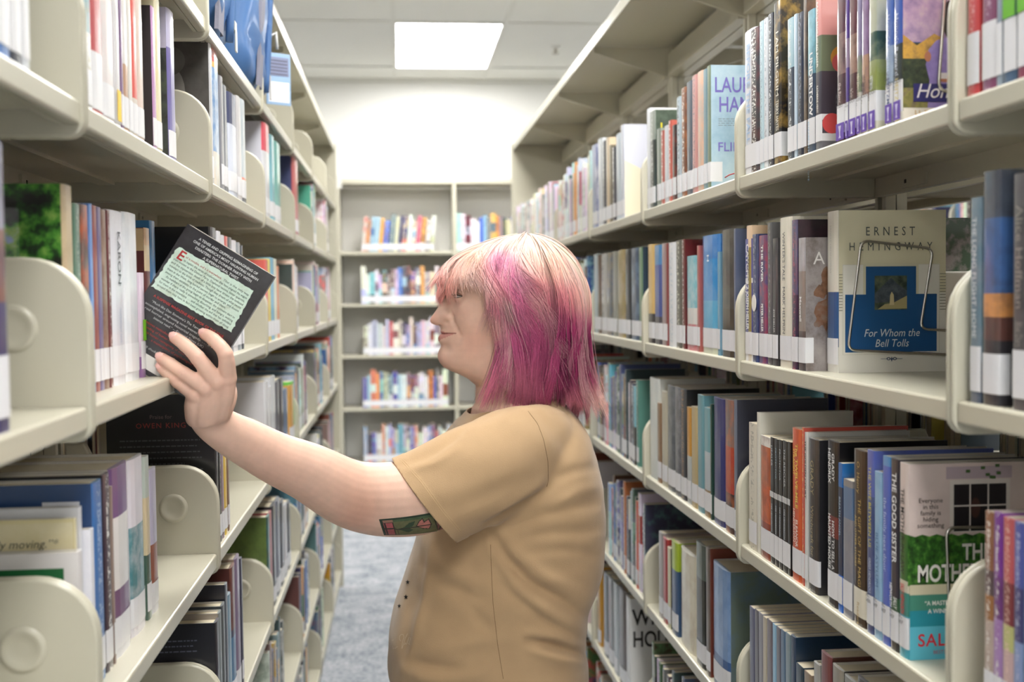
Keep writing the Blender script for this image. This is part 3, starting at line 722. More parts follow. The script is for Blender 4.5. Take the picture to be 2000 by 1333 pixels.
fold([(800, 1290), (840, 1305), (900, 1310)], -5*A_, 14); fold([(800, 1315), (860, 1325), (940, 1320)], 5*A_, 15); fold([(850, 1270), (900, 1260), (960, 1250)], 3*A_, 16)
fold([(846, 1060), (836, 1130), (824, 1200), (808, 1260), (785, 1310)], 3.0*A_, 9)
fold([(815, 1110), (805, 1180), (795, 1250)], -3*A_, 16)
fold([(920, 1080), (925, 1120), (950, 1160)], -2*A_, 14)
# sleeve: soft rumples, hem ledge
fold([(768, 915), (800, 905), (850, 885), (905, 850)], -2*A_, 9); fold([(800, 920), (850, 905), (890, 880)], 2*A_, 9); fold([(845, 885), (880, 862), (925, 825)], -1.8*A_, 7)
fold([(905, 985), (960, 960), (1040, 930)], -1.5*A_, 16); fold([(880, 1020), (940, 1000), (1000, 970)], 2*A_, 16)
fold([(930, 830), (985, 800), (1030, 790)], -2*A_, 10); fold([(925, 812), (980, 785), (1030, 775)], 2.2*A_, 7)
fold([(1050, 780), (1090, 810), (1130, 860)], 1.5*A_, 12); fold([(1040, 800), (1080, 840), (1110, 890)], -1.2*A_, 12)
rs = np.random.RandomState(4); ph = rs.rand(6, 3)*40-20; pf = rs.rand(6)*6
for a, b in zip(ph, pf): disp += .0009*np.sin(v@a*1.6+b)
for i in range(10):
    a = rs.randn(3)*np.array((60, 40, 60)); m_ = np.sin(v@(rs.randn(3)*14)+rs.rand()*6); disp += .00055*np.sin(v@a+rs.rand()*6)*np.clip(m_, 0, 1)
v2 = v+nr*disp[:, None]
# hem and collar bands stand a little proud
dh = (v2-np.array(h0))@np.array(NHEM); band = (np.abs(dh+.009) < .0105) & (v[:, 1] < 1.91) & (v[:, 0] < P(930, 900, 1.83).x) & (v[:, 2] > P(900, 1075, 1.83).z)
v2[band] += nr[band]*.0009
dn = (v2-np.array(cf))@np.array(NNECK); band = (np.abs(dn+.008) < .0095) & (np.abs(v[:, 1]-PY) < .11)
v2[band] += nr[band]*.0010
sh_me.vertices.foreach_set('co', v2.astype(np.float32).ravel()); sh_me.update()
bvh_shirt = BVHTree.FromPolygons([tuple(p) for p in v2], [tuple(p.vertices) for p in sh_me.polygons])
M_shirt = mat('tan_cotton_jersey', lin((184, 154, 118)), .9, spec=.2, bump=.35, bscale=700, vary=.07, vscale=30, bdist=.0012)
M_shirt.node_tree.nodes['Principled BSDF'].inputs['Sheen Weight'].default_value = .25
sh_me.materials.clear(); sh_me.materials.append(M_shirt)
sh_me.polygons.foreach_set('use_smooth', [True]*len(sh_me.polygons))
shirt = obj('tshirt', sh_me)
so = shirt.modifiers.new('thickness', 'SOLIDIFY'); so.thickness = .0018; so.offset = -1
def hit_shirt(px_, py_, back=0.0):
    d = ray(px_, py_); o_ = Vector((0, 0, CAMZ)); h = bvh_shirt.ray_cast(o_, d.normalized())
    return None if h[0] is None else (h[0], h[1])
def seam(name, pts, r, col, close=None):
    out = []
    for (a, b), (c, d) in zip(pts[:-1], pts[1:]):
        m_ = max(2, int(math.hypot(c-a, d-b)/4))
        for k in range(m_):
            h = hit_shirt(a+(c-a)*k/m_, b+(d-b)*k/m_)
            if h: out.append(h[0]-h[1]*r*.2 if h[1].y < 0 else h[0]+h[1]*r*.2)
    if len(out) < 3: return
    out = [sum((out[j] for j in range(max(0, i-1), min(len(out), i+2))), Vector())/(min(len(out), i+2)-max(0, i-1)) for i in range(len(out))]
    o = MB().tube(out, r, 6).build(name, mat('thread_'+name, lin(col), .9), None, True); o.parent = person; o.location = -person.location
seam('armhole_seam', [(1030, 802), (1050, 828), (1062, 860), (1070, 900), (1071, 940), (1066, 958)], .0006, (112, 88, 58))
seam('shoulder_seam', [(1041, 776), (1030, 802)], .0008, (112, 88, 58))
seam('side_seam', [(958, 1062), (960, 1120), (963, 1180), (972, 1260), (984, 1333)], .0005, (128, 100, 68))
off = np.array(((892-767)/204*0, 0))
for k_, dd in enumerate((13, 17)):
    seam('hem_stitching', [(767+dd*1.02, 901-dd*.35), (808+dd, 946-dd*.35), (850+dd, 1003-dd*.3), (889+dd, 1050-dd*.4)], .0006, (196, 166, 126))
# stars and script printed on the shirt front
def on_shirt(name, polys, col, tris=None):
    m = MB()
    for pl in polys:
        vs = []
        for a, b in pl:
            h = hit_shirt(a, b)
            if h is None: vs = None; break
            n_ = h[1] if h[1].y < 0 else -h[1]; vs.append(h[0]+n_*.0008)
        if vs: m.add(vs, [tuple(range(len(vs)))])
    if m.v:
        o = m.build(name, mat(name+'_ink', lin(col), .7)); o.parent = person; o.location = -person.location
for cx_, cy_, rr in ((797, 1138, 5.2), (793.5, 1167, 5.4), (780.5, 1184.5, 4.6)):
    polys = []
    ring = [(cx_+rr*(1 if i % 2 == 0 else .42)*math.sin(math.pi*i/5)*.9, cy_-rr*(1 if i % 2 == 0 else .42)*math.cos(math.pi*i/5)) for i in range(10)]
    for i in range(10): polys.append([(cx_, cy_), ring[i], ring[(i+1) % 10]])
    on_shirt('printed_star', polys, (26, 24, 20))
def stroke(pts, w=1.1):
    out = []
    for (a, b), (c, d) in zip(pts[:-1], pts[1:]):
        l = math.hypot(c-a, d-b) or 1; nx, ny = -(d-b)/l*w/2, (c-a)/l*w/2
        out.append([(a+nx, b+ny), (c+nx, d+ny), (c-nx, d-ny), (a-nx, b-ny)])
    return out
sc_ = []
sc_ += stroke([(766, 1252), (770, 1250.5)]) + stroke([(768, 1262), (768.5, 1269), (771, 1266), (773, 1268), (774.5, 1265), (777.5, 1264)])
sc_ += stroke([(784, 1253), (781, 1250), (781, 1244), (784, 1240), (788, 1240), (790, 1245), (787, 1254), (786, 1261), (785.5, 1268), (788, 1262), (792, 1248), (797, 1238)])
sc_ += stroke([(790, 1259), (791, 1260), (792.5, 1256), (794, 1260), (797, 1252), (800, 1245), (797, 1258), (800, 1258), (803, 1246), (800, 1260), (802, 1260)], .9)
on_shirt('printed_script', sc_, (206, 184, 152))
# tattoos: inked skin, laid on the arm surface
def hit_skin(px_, py_):
    d = ray(px_, py_).normalized(); h = bvh_skin.ray_cast(Vector((0, 0, CAMZ)), d); return h[0]-d*.0007 if h[0] else None
def skin_quad(u, w_):
    """tattoo panel coordinates (0..1) to photo pixels"""
    tl, tr, br, bl = (740, 1015), (862, 998), (868, 1036), (750, 1046)
    a = (tl[0]+(tr[0]-tl[0])*u, tl[1]+(tr[1]-tl[1])*u+2.5*math.sin(math.pi*u)); b = (bl[0]+(br[0]-bl[0])*u, bl[1]+(br[1]-bl[1])*u+3*math.sin(math.pi*u))
    return a[0]+(b[0]-a[0])*w_, a[1]+(b[1]-a[1])*w_
def inpoly(x, y, pl):
    c = False
    for (a, b), (d, e) in zip(pl, pl[1:]+pl[:1]):
        if (b > y) != (e > y) and x < (d-a)*(y-b)/(e-b)+a: c = not c
    return c
def near_seg(x, y, segs, w_):
    for a, b in segs:
        dx, dy = b[0]-a[0], b[1]-a[1]; t = max(0, min(1, ((x-a[0])*dx+(y-a[1])*dy)/(dx*dx+dy*dy+1e-9)))
        if math.hypot((x-a[0]-t*dx), (y-a[1]-t*dy)*.33) < w_: return True
    return False
tul = [(.56, .60), (.62, .36), (.68, .22), (.70, .42), (.78, .30), (.81, .60), (.76, .80), (.66, .74)]
leaf = [(.24, .66), (.36, .58), (.46, .36), (.56, .30), (.52, .52), (.44, .66), (.50, .76), (.42, .88), (.34, .78)]
def tcol(u, w_):
    if u < .045 or w_ < .10 or w_ > .97: return (44, 58, 46)
    if u < .21:
        if w_ < .24: return (150, 112, 96)
        if near_seg(u, w_, [((.045, .24), (.2, .24)), ((.05, .62), (.21, .60)), ((.205, .1), (.205, 1)), ((.07, .1), (.07, 1))], .012): return (52, 44, 40)
        return (176, 88, 92) if w_ < .62 else (158, 84, 86)
    if u > .90: return (140, 86, 82) if w_ > .3 and not near_seg(u, w_, [((.92, .3), (.99, .62)), ((.92, .9), (.99, .62))], .014) else (52, 50, 42)
    if near_seg(u, w_, [(a, b) for a, b in zip(tul, tul[1:]+tul[:1])]+[((.56, .6), (.81, .6)), ((.22, .68), (.58, .62)), ((.21, .6), (.25, .70)), ((.25, .7), (.25, .98)), ((.86, .1), (.90, .98))], .009): return (56, 48, 42)
    if inpoly(u, w_, tul): return (186, 118, 108)
    if inpoly(u, w_, leaf): return (52, 72, 52)
    if w_ < .22: return (74, 92, 66)
    return (104, 104, 72)
nu, nw = 110, 40; vv = []; ok = True; cc = []
for i in range(nu+1):
    for k in range(nw+1):
        h = hit_skin(*skin_quad(i/nu, k/nw)); vv.append(h)
last = Vector((0, 0, 0)); f = []; fc = []
for i in range(nu):
    for k in range(nw):
        q = [i*(nw+1)+k, (i+1)*(nw+1)+k, (i+1)*(nw+1)+k+1, i*(nw+1)+k+1]
        if all(vv[j] is not None for j in q): f.append(q); fc.append(lin(tcol((i+.5)/nu, (k+.5)/nw)))
vv = [p if p is not None else Vector((0, 1.8, 1.2)) for p in vv]
used = sorted({j for q in f for j in q}); mp = {j: i for i, j in enumerate(used)}
tat = wmesh('tattoo', [vv[j] for j in used], [tuple(mp[j] for j in q) for q in f], attr_mat('tattoo_ink', .5, 0, .4, mott=.15, mscale=120), True)
ca = tat.data.color_attributes.new('Col', 'FLOAT_COLOR', 'CORNER')
ca.data.foreach_set('color', np.repeat(np.concatenate([np.array(fc), np.ones((len(fc), 1))], 1), 4, 0).astype(np.float32).ravel())
tat['label'] = 'rectangular tattoo of a pink tulip in green stained glass'
m = MB()
for pts in ([(428, 886), (434, 893), (440, 899)], [(437, 890), (441, 897), (447, 902)], [(433, 897), (442, 905), (452, 909)], [(437, 887), (439, 893)]):
    for a, b in zip(pts[:-1], pts[1:]):
        l = math.hypot(b[0]-a[0], b[1]-a[1]); nx, ny = -(b[1]-a[1])/l*1.4, (b[0]-a[0])/l*1.4
        q = [hit_skin(a[0]+nx, a[1]+ny), hit_skin(b[0]+nx, b[1]+ny), hit_skin(b[0]-nx, b[1]-ny), hit_skin(a[0]-nx, a[1]-ny)]
        if all(q): m.add(q, [(0, 1, 2, 3)])
if m.v:
    o = m.build('tattoo', mat('dark_ink', lin((74, 62, 66)), .6)); o.parent = person; o.location = -person.location; o['label'] = 'small dark tattoo under the forearm'
# ---- trousers and shoes (below the frame)
zg = lambda px_, z: Vector((P(px_, 1333, PY).x, PY, z))
xh = P(965, 1333, PY).x
tp = [etube(smooth_secs([((xh-.004, PY, .80), .13, .16), ((xh-.004, PY, .78), .135, .165), ((xh, PY, .74), .135, .165)]), 32)]
for sd in (-1, 1):
    tp.append(etube(smooth_secs([((xh, PY+sd*.085, .74), .12, .09), ((xh-.005, PY+sd*.095, .65), .095, .085), ((xh, PY+sd*.1, .46), .075, .07), ((xh+.01, PY+sd*.1, .25), .07, .065), ((xh+.015, PY+sd*.1, .075), .06, .06)]), 24))
tm = remesh(tp, .008, 5); tm.materials.clear(); tm.materials.append(mat('dark_blue_denim', lin((52, 60, 82)), .9, vary=.15, vscale=60)); tm.polygons.foreach_set('use_smooth', [True]*len(tm.polygons)); obj('trousers', tm)
for sd in (-1, 1):
    sm_ = remesh([etube(smooth_secs([((xh+.055, PY+sd*.1, .045), .035, .036), ((xh-.02, PY+sd*.1, .05), .044, .042), ((xh-.09, PY+sd*.102, .042), .034, .044), ((xh-.16, PY+sd*.105, .035), .024, .036)]), 20)], .006, 4)
    v_ = coords(sm_); v_[:, 2] = np.maximum(v_[:, 2], .004); sm_.vertices.foreach_set('co', v_.astype(np.float32).ravel())
    sm_.materials.clear(); sm_.materials.append(mat('shoe_canvas', lin((60, 58, 58)), .8)); obj('shoe', sm_)
# ------------------------------------------------------------------ hair
HC = P(1000, 590, PY)
RFR, RBK, RTOP, RLAT = .1345, .131, .1145, .099
HCOL = [(985, 468, (240, 222, 208), 22), (930, 480, (240, 212, 198), 20), (1060, 478, (240, 212, 198), 22), (880, 515, (244, 206, 198), 22), (862, 550, (232, 160, 154), 20), (890, 545, (236, 184, 168), 20),
        (918, 515, (238, 190, 164), 22), (925, 555, (244, 202, 192), 20), (952, 535, (224, 160, 176), 20), (975, 520, (206, 118, 166), 22), (1000, 560, (198, 104, 158), 26), (965, 575, (226, 160, 166), 22),
        (1030, 515, (244, 208, 196), 26), (1065, 530, (236, 182, 162), 26), (1100, 530, (240, 204, 190), 26), (1130, 580, (238, 190, 176), 22), (1050, 575, (214, 136, 152), 28), (1095, 580, (206, 122, 138), 26),
        (985, 620, (204, 124, 160), 24), (1000, 670, (184, 88, 138), 28), (1040, 640, (186, 98, 138), 26), (1075, 650, (152, 52, 104), 30), (1120, 650, (150, 54, 100), 28), (1100, 710, (130, 38, 86), 34), (1050, 710, (164, 78, 116), 26),
        (1135, 730, (146, 58, 96), 22), (985, 730, (190, 112, 140), 26), (1020, 760, (184, 106, 134), 26), (960, 780, (178, 104, 130), 22), (1060, 760, (150, 62, 100), 26), (1120, 790, (196, 122, 138), 22), (1165, 785, (240, 190, 180), 14), (955, 640, (214, 160, 150), 16)]
HX = np.array([(a, b) for a, b, c, d in HCOL], float); HV = np.clip(np.array([lin(c) for a, b, c, d in HCOL])*np.array((1.13, 1.05, 1.03)), 0, .9); HS = np.array([d for a, b, c, d in HCOL], float)
def hcol(xy):
    d2 = ((xy[:, None, :]-HX[None])**2).sum(2)/(HS[None]**2); w = np.exp(-d2*.8)+1e-5/(1+d2); return (w@HV)/w.sum(1)[:, None]
ENDY = [(0, 560), (12, 552), (25, 540), (42, 540), (56, 550), (68, 576), (75, 625), (82, 705), (90, 755), (105, 758), (125, 748), (150, 778), (180, 792)]
def strand(phi0, twist, endy, rad, n=14, side=1, tipout=0.0, tipfwd=0.0, psi0=7, start=0.0):
    """a lock from the crown over the skull envelope, then hanging; returns n points (head frame f,l,z)"""
    zend = (590-endy)*K
    arc = .19
    qt = arc+max(0, -zend) if zend <= 0 else arc*math.acos(min(1, zend/RTOP))/(math.pi/2)
    t = np.linspace(start, 1, n); q = t*qt
    ps = np.minimum(q/arc, 1)*math.pi/2; ps = np.maximum(ps, math.radians(psi0)*(1-t)+1e-3)
    ph = np.radians(phi0+twist*t**1.4)
    z = np.where(q < arc, RTOP*np.cos(ps), -(q-arc)); sn = np.sin(ps)
    low = np.clip(-z/.19, 0, 1); rd = rad*(1-.04*low**1.5)
    rf = np.where(np.cos(ph) > 0, RFR, RBK)
    f = rf*np.cos(ph)*sn*rd-.030*(1-sn); l = RLAT*np.sin(ph)*sn*rd*(1-.10*low)
    z = z*np.where(z > 0, rd, 1)
    f = f+np.cos(ph)*tipout*t**6+tipfwd*np.clip((t-.6)/.4, 0, 1)**1.6; l = l+np.sin(ph)*tipout*t**6
    return np.stack([f, l*side, z], 1)
def toworld(h): return np.stack([HC.x-h[:, 0], PY-h[:, 1], HC.z+h[:, 2]], 1)
hr = np.random.RandomState(11)
SP = []; SC = []
def locks(nclus, per, phi_rng, twist, yend, rad, sides, tipout=(0, 0), tipfwd=(0, 0), spread=2.6, pale=.25, start=0.0, flat=.0):
    for c in range(nclus):
        side = sides[c % len(sides)]
        p0 = hr.uniform(*phi_rng); tw = hr.uniform(*twist); yb = interp(p0, yend) if isinstance(yend, list) else hr.uniform(*yend)
        yb += hr.normal(0, 12 if yb > 650 else 8); rc = hr.uniform(*rad); to = hr.uniform(*tipout); tf = hr.uniform(*tipfwd)
        cj = hr.normal(0, .19); ispale = hr.rand() < pale; pm = hr.uniform(.15, .5)
        wave = hr.normal(0, .013); wp = hr.uniform(0, 6); wl = hr.normal(0, .006); wf = hr.uniform(4, 8)
        for i in range(per):
            dphi = hr.normal(0, spread)
            h = strand(p0+dphi, tw+hr.normal(0, 2.5)-dphi*.45, yb+hr.normal(0, 8), rc+hr.normal(0, .012), side=side, tipout=to, tipfwd=tf, start=start+abs(hr.normal(0, .02)))
            tt = np.linspace(0, 1, len(h)); h[:, 0] += wave*(np.sin(tt*wf+wp)-math.sin(wp))*tt**1.3; h[:, 1] += wl*np.sin(tt*wf*1.2+wp)*tt**1.3*side; h[:, 2] += flat*np.sin(tt*3)*tt
            h += hr.normal(0, .0009, 3)*tt[:, None]
            w = toworld(h); xy = np.stack([1000-h[:, 0]/K, 590-h[:, 2]/K], 1)
            col = hcol(xy)*(1+cj+hr.normal(0, .05))
            if ispale: col = col*(1-pm)+np.array(lin((246, 212, 204)))*pm
            if hr.rand() < .10: col = col*.55
            SP.append(w); SC.append(np.clip(col, 0, 1))
B2 = (1, 1, 1, -1)
locks(80, 60, (75, 178), (-4, 16), ENDY, (.93, .985), B2, pale=.06)                               # under layer
locks(90, 60, (80, 178), (-8, 14), [(80, 735), (92, 770), (105, 764), (125, 752), (150, 790), (180, 806)], (.965, 1.01), B2, tipout=(-.012, .012), tipfwd=(-.004, .012), pale=.16)
locks(34, 50, (70, 105), (8, 26), [(70, 690), (105, 772)], (.985, 1.02), B2, tipfwd=(.0, .030), pale=.30)
locks(60, 50, (46, 82), (26, 50), [(46, 590), (60, 640), (82, 720)], (.98, 1.03), B2, pale=.30)                          # swept back over the ear
locks(64, 50, (20, 70), (16, 40), [(20, 546), (45, 548), (58, 562), (70, 582)], (.975, 1.02), B2, pale=.35)                         # side fringe
locks(66, 50, (-30, 44), (2, 22), [(-30, 570), (0, 567), (8, 557), (18, 545), (44, 545)], (.945, .99), (1, 1, -1), pale=.35)   # fringe
locks(12, 34, (62, 74), (6, 12), (600, 690), (.93, .97), (1, 1, -1), tipfwd=(-.005, .012), spread=1.2, pale=.5)      # wisps in front of the ear
locks(10, 30, (140, 178), (-4, 8), (786, 800), (.99, 1.02), (1,), tipout=(.02, .045), spread=1.6, pale=.5)           # flicked ends at the nape
locks(8, 40, (82, 96), (-6, 2), (775, 790), (.93, .97), (1, 1), tipfwd=(.012, .034), pale=.15)
locks(40, 2, (-20, 178), (-10, 20), ENDY, (1.02, 1.07), B2, tipout=(0, .02), pale=.6)             # fly-aways
NS = len(SP); NP = len(SP[0])
hc = bpy.data.hair_curves.new('hair'); hc.add_curves([NP]*NS)
allp = np.concatenate(SP).astype(np.float32)
hc.points.foreach_set('position', allp.ravel())
tt = np.tile(np.linspace(0, 1, NP), NS); rad = (.00056*(1-.75*tt**3)).astype(np.float32)
ra = hc.attributes.get('radius') or hc.attributes.new('radius', 'FLOAT', 'POINT'); ra.data.foreach_set('value', rad)
ca = hc.attributes.new('Col', 'FLOAT_COLOR', 'POINT'); cc = np.ones((NS*NP, 4), np.float32); cc[:, :3] = np.concatenate(SC); ca.data.foreach_set('color', cc.ravel())
M_hair = attr_mat('dyed_hair', .42, 0, .35)
hc.materials.append(M_hair)
ho = bpy.data.objects.new('hair', hc); COL.objects.link(ho); ho.parent = person; ho.location = -person.location
ho['label'] = 'layered hair fading from pale blond to pink and magenta'
# the body of hair beneath the strands
vv = []; nph, nps = 120, 30
for i in range(nph):
    ph = -180+360*i/nph; side = 1 if ph >= 0 else -1
    vv.append(toworld(strand(abs(ph), 0, interp(abs(ph), ENDY)-8, .925, nps, side, psi0=1)))
vv = np.concatenate(vv); f = []
for i in range(nph):
    for k in range(nps-1): f.append((i*nps+k, i*nps+k+1, ((i+1) % nph)*nps+k+1, ((i+1) % nph)*nps+k))
cap = wmesh('hair_base', vv, f, attr_mat('dyed_hair_mass', .6, 0, .2, mott=.2, mscale=90))
xy = np.stack([1000+(vv[:, 0]-HC.x)/K, 590-(vv[:, 2]-HC.z)/K], 1); setcol(cap.data, hcol(xy)*.85)
sf = cap.modifiers.new('thickness', 'SOLIDIFY'); sf.thickness = .004; sf.offset = -1
# ------------------------------------------------------------------ books
CNAME = [('black', (24, 24, 26)), ('charcoal', (62, 62, 66)), ('grey', (128, 128, 130)), ('pale grey', (190, 192, 196)), ('white', (238, 238, 240)), ('cream', (228, 220, 196)), ('tan', (196, 164, 118)), ('brown', (100, 68, 46)), ('maroon', (96, 40, 48)), ('red', (190, 60, 60)), ('coral', (226, 116, 96)), ('orange', (214, 110, 50)), ('yellow', (226, 190, 70)), ('olive', (130, 128, 66)), ('green', (70, 120, 76)), ('dark green', (38, 62, 48)), ('teal', (70, 140, 150)), ('pale blue', (170, 204, 224)), ('blue', (60, 110, 190)), ('navy', (40, 50, 92)), ('purple', (100, 70, 150)), ('lavender', (176, 164, 206)), ('pink', (226, 170, 176)), ('slate blue', (100, 118, 142))]
def cname(c): return min(CNAME, key=lambda n: sum((a-b)**2 for a, b in zip(n[1], c)))[0]
XPL = {'R': XR, 'L': XL}
def Ysolve(side, px, z, X):
    a, b = .3, 9.0
    for _ in range(50):
        m = (a+b)/2; q = proj((X, m, z)); x = q[0] if q else (1e9 if side == 'R' else -1e9)
        if (x > px) == (side == 'R'): a = m
        else: b = m
    return (a+b)/2
def Zsolve(X, Y, py):
    a, b = -1.0, 4.0
    for _ in range(40):
        m = (a+b)/2
        if proj((X, Y, m))[1] > py: a = m
        else: b = m
    return (a+b)/2
BOOKS = []
def add_book(side, k, row, u, t, h, d, col, **o):
    """u = centre along the bay (to the reader's right), t thickness, h height, d depth"""
    if side == 'B': z = ZB[row]; c = Vector((0, YB, 0)); rz = 0
    else: z = (ZR if side[0] == 'R' else ZL)[row]; c, rz = frame_of(side, k)
    BOOKS.append(dict(side=side, k=k, row=row, u=u, t=t, h=h, d=d, col=col, z=z, c=c, rz=rz, **o)); return BOOKS[-1]
def bands_of(col):
    """colour spec -> list of (fraction from the top, rgb)"""
    if isinstance(col[0], (int, float)): return [(1.0, col)]
    return [(f, c) for f, c in col]
def row_px(side, k, row, items, inset=.007):
    """items: (x0, x1, ytop, colour, options) with spine edges and top as seen"""
    z = (ZR if side == 'R' else ZL)[row]; X = XPL[side]+(inset if side == 'R' else -inset)
    c, rz = frame_of(side, k); out = []; lastu = None
    for it in items:
        x0, x1, yt, col = it[:4]; o = dict(it[4]) if len(it) > 4 else {}
        Xi = X+(o.get('push', 0) if side == 'R' else -o.get('push', 0))
        Ya, Yb = Ysolve(side, x0, z+.06, Xi), Ysolve(side, x1, z+.06, Xi)
        t = abs(Ya-Yb)-.0006; Ym = (Ya+Yb)/2; u = (Ym-c.y)*(1 if side == 'L' else -1)
        h = max(.10, Zsolve(Xi, Ym, yt)-z) if yt is not None else o.get('h', .215)
        o.pop('h', None)
        h = min(h, o.get('hmax', .262)); d = o.pop('d', None) or min(.205, h*.66+.004)
        ins = inset+o.pop('push', 0)
        out.append(add_book(side, k, row, u, t, h, d, col, inset=ins, **o))
    out.sort(key=lambda b: b['u'])
    for a, b in zip(out[:-1], out[1:]):              # no overlap between neighbours
        ra = a['u']+a['t']/2; lb = b['u']-b['t']/2
        if ra > lb-.0004:
            m = (ra+lb)/2
            la = a['u']-a['t']/2; rb = b['u']+b['t']/2
            a['t'] = max(.004, m-.0003-la); a['u'] = la+a['t']/2
            b['t'] = max(.004, rb-m-.0003); b['u'] = rb-b['t']/2
    lo = -BAY/2+.0105; hi = BAY/2-.0105
    for b in out:
        if b['u']-b['t']/2 < lo: b['u'] = lo+b['t']/2
        if b['u']+b['t']/2 > hi: b['u'] = hi-b['t']/2
    return out
PAL = [((232, 232, 236), 14), ((224, 218, 200), 7), ((40, 40, 44), 13), ((70, 72, 78), 7), ((120, 124, 130), 5), ((44, 54, 92), 8), ((60, 104, 176), 7), ((150, 190, 214), 8), ((86, 110, 136), 6), ((120, 56, 58), 5), ((186, 70, 66), 5), ((214, 116, 84), 4), ((208, 168, 90), 4), ((120, 92, 70), 4), ((66, 96, 80), 4), ((140, 160, 120), 3), ((100, 150, 160), 3), ((130, 110, 160), 3), ((220, 176, 180), 3)]
def rcol(r, pal=None, light=0):
    pal = pal or PAL
    c = r.choices([p[0] for p in pal], [p[1] for p in pal])[0]
    return tuple(int(min(248, max(14, v+r.gauss(0, 12)))) for v in c)
def rlook(r, pal=None):
    """random printed jacket: one to three bands, mottled art, lettering colour"""
    a = rcol(r, pal); o = {}
    q = r.random()
    if q < .5: col = a
    elif q < .8: f = r.uniform(.35, .75); col = [(f, a), (1.0, rcol(r, pal))]
    else: f = r.uniform(.2, .4); col = [(f, a), (f+r.uniform(.2, .35), rcol(r, pal)), (1.0, a)]
    if r.random() < .5: o['c2'] = (rcol(r, pal), r.uniform(.4, .95))
    lum = sum(a)/3; o['ink'] = ((24, 24, 30) if lum > 150 else (236, 232, 224), r.uniform(.5, .95) if r.random() < .8 else 0)
    if r.random() < .15: o['ink'] = ((222, 186, 80), .8)
    return col, o
def fill(side, k, row, start, end, seed, pal=None, hr_=(.198, .246), tr=(.014, .036), lean=False):
    """books side by side from start to end (metres from the reader's left end of the bay)"""
    r = random.Random(seed); u = -BAY/2+.0108+start; end_ = -BAY/2-.0108+end if end > .5 else -BAY/2+end
    end_ = min(-BAY/2+end, BAY/2-.0108); out = []
    while True:
        t = r.uniform(*tr)
        if u+t > end_: break
        h = r.uniform(*hr_); col, o = rlook(r, pal)
        if r.random() < .25: h = min(h, .19+r.uniform(0, .02)); o['paper'] = True
        out.append(add_book(side, k, row, u+t/2, t, h, min(.2, h*.67), col, inset=.006+r.uniform(0, .006), label=r.random() < .92, **o))
        u += t+.0007
    return out
def fillpx(side, k, row, x0, x1, seed, **kw):
    """fill between two photo columns"""
    z = (ZR if side == 'R' else ZL)[row]; c, rz = frame_of(side, k); s = 1 if side == 'L' else -1
    ua, ub = [(Ysolve(side, x, z+.06, XPL[side])-c.y)*s+BAY/2 for x in (x0, x1)]
    a, b = min(ua, ub), max(ua, ub)
    return fill(side, k, row, max(0, a-.0108), min(b, BAY), seed, **kw)
WHT, BLK, CRM = (238, 238, 241), (28, 28, 31), (230, 224, 206)
NAVY, INKW, INKD = (40, 48, 86), ((238, 236, 232), .9), ((30, 30, 40), .85)
T = lambda s, sz, c, top, dx=0, sx=1, bold=.01: (s, sz, c, top, dx, sx, bold)
W_ = (240, 240, 240); GOLD = (206, 178, 110)
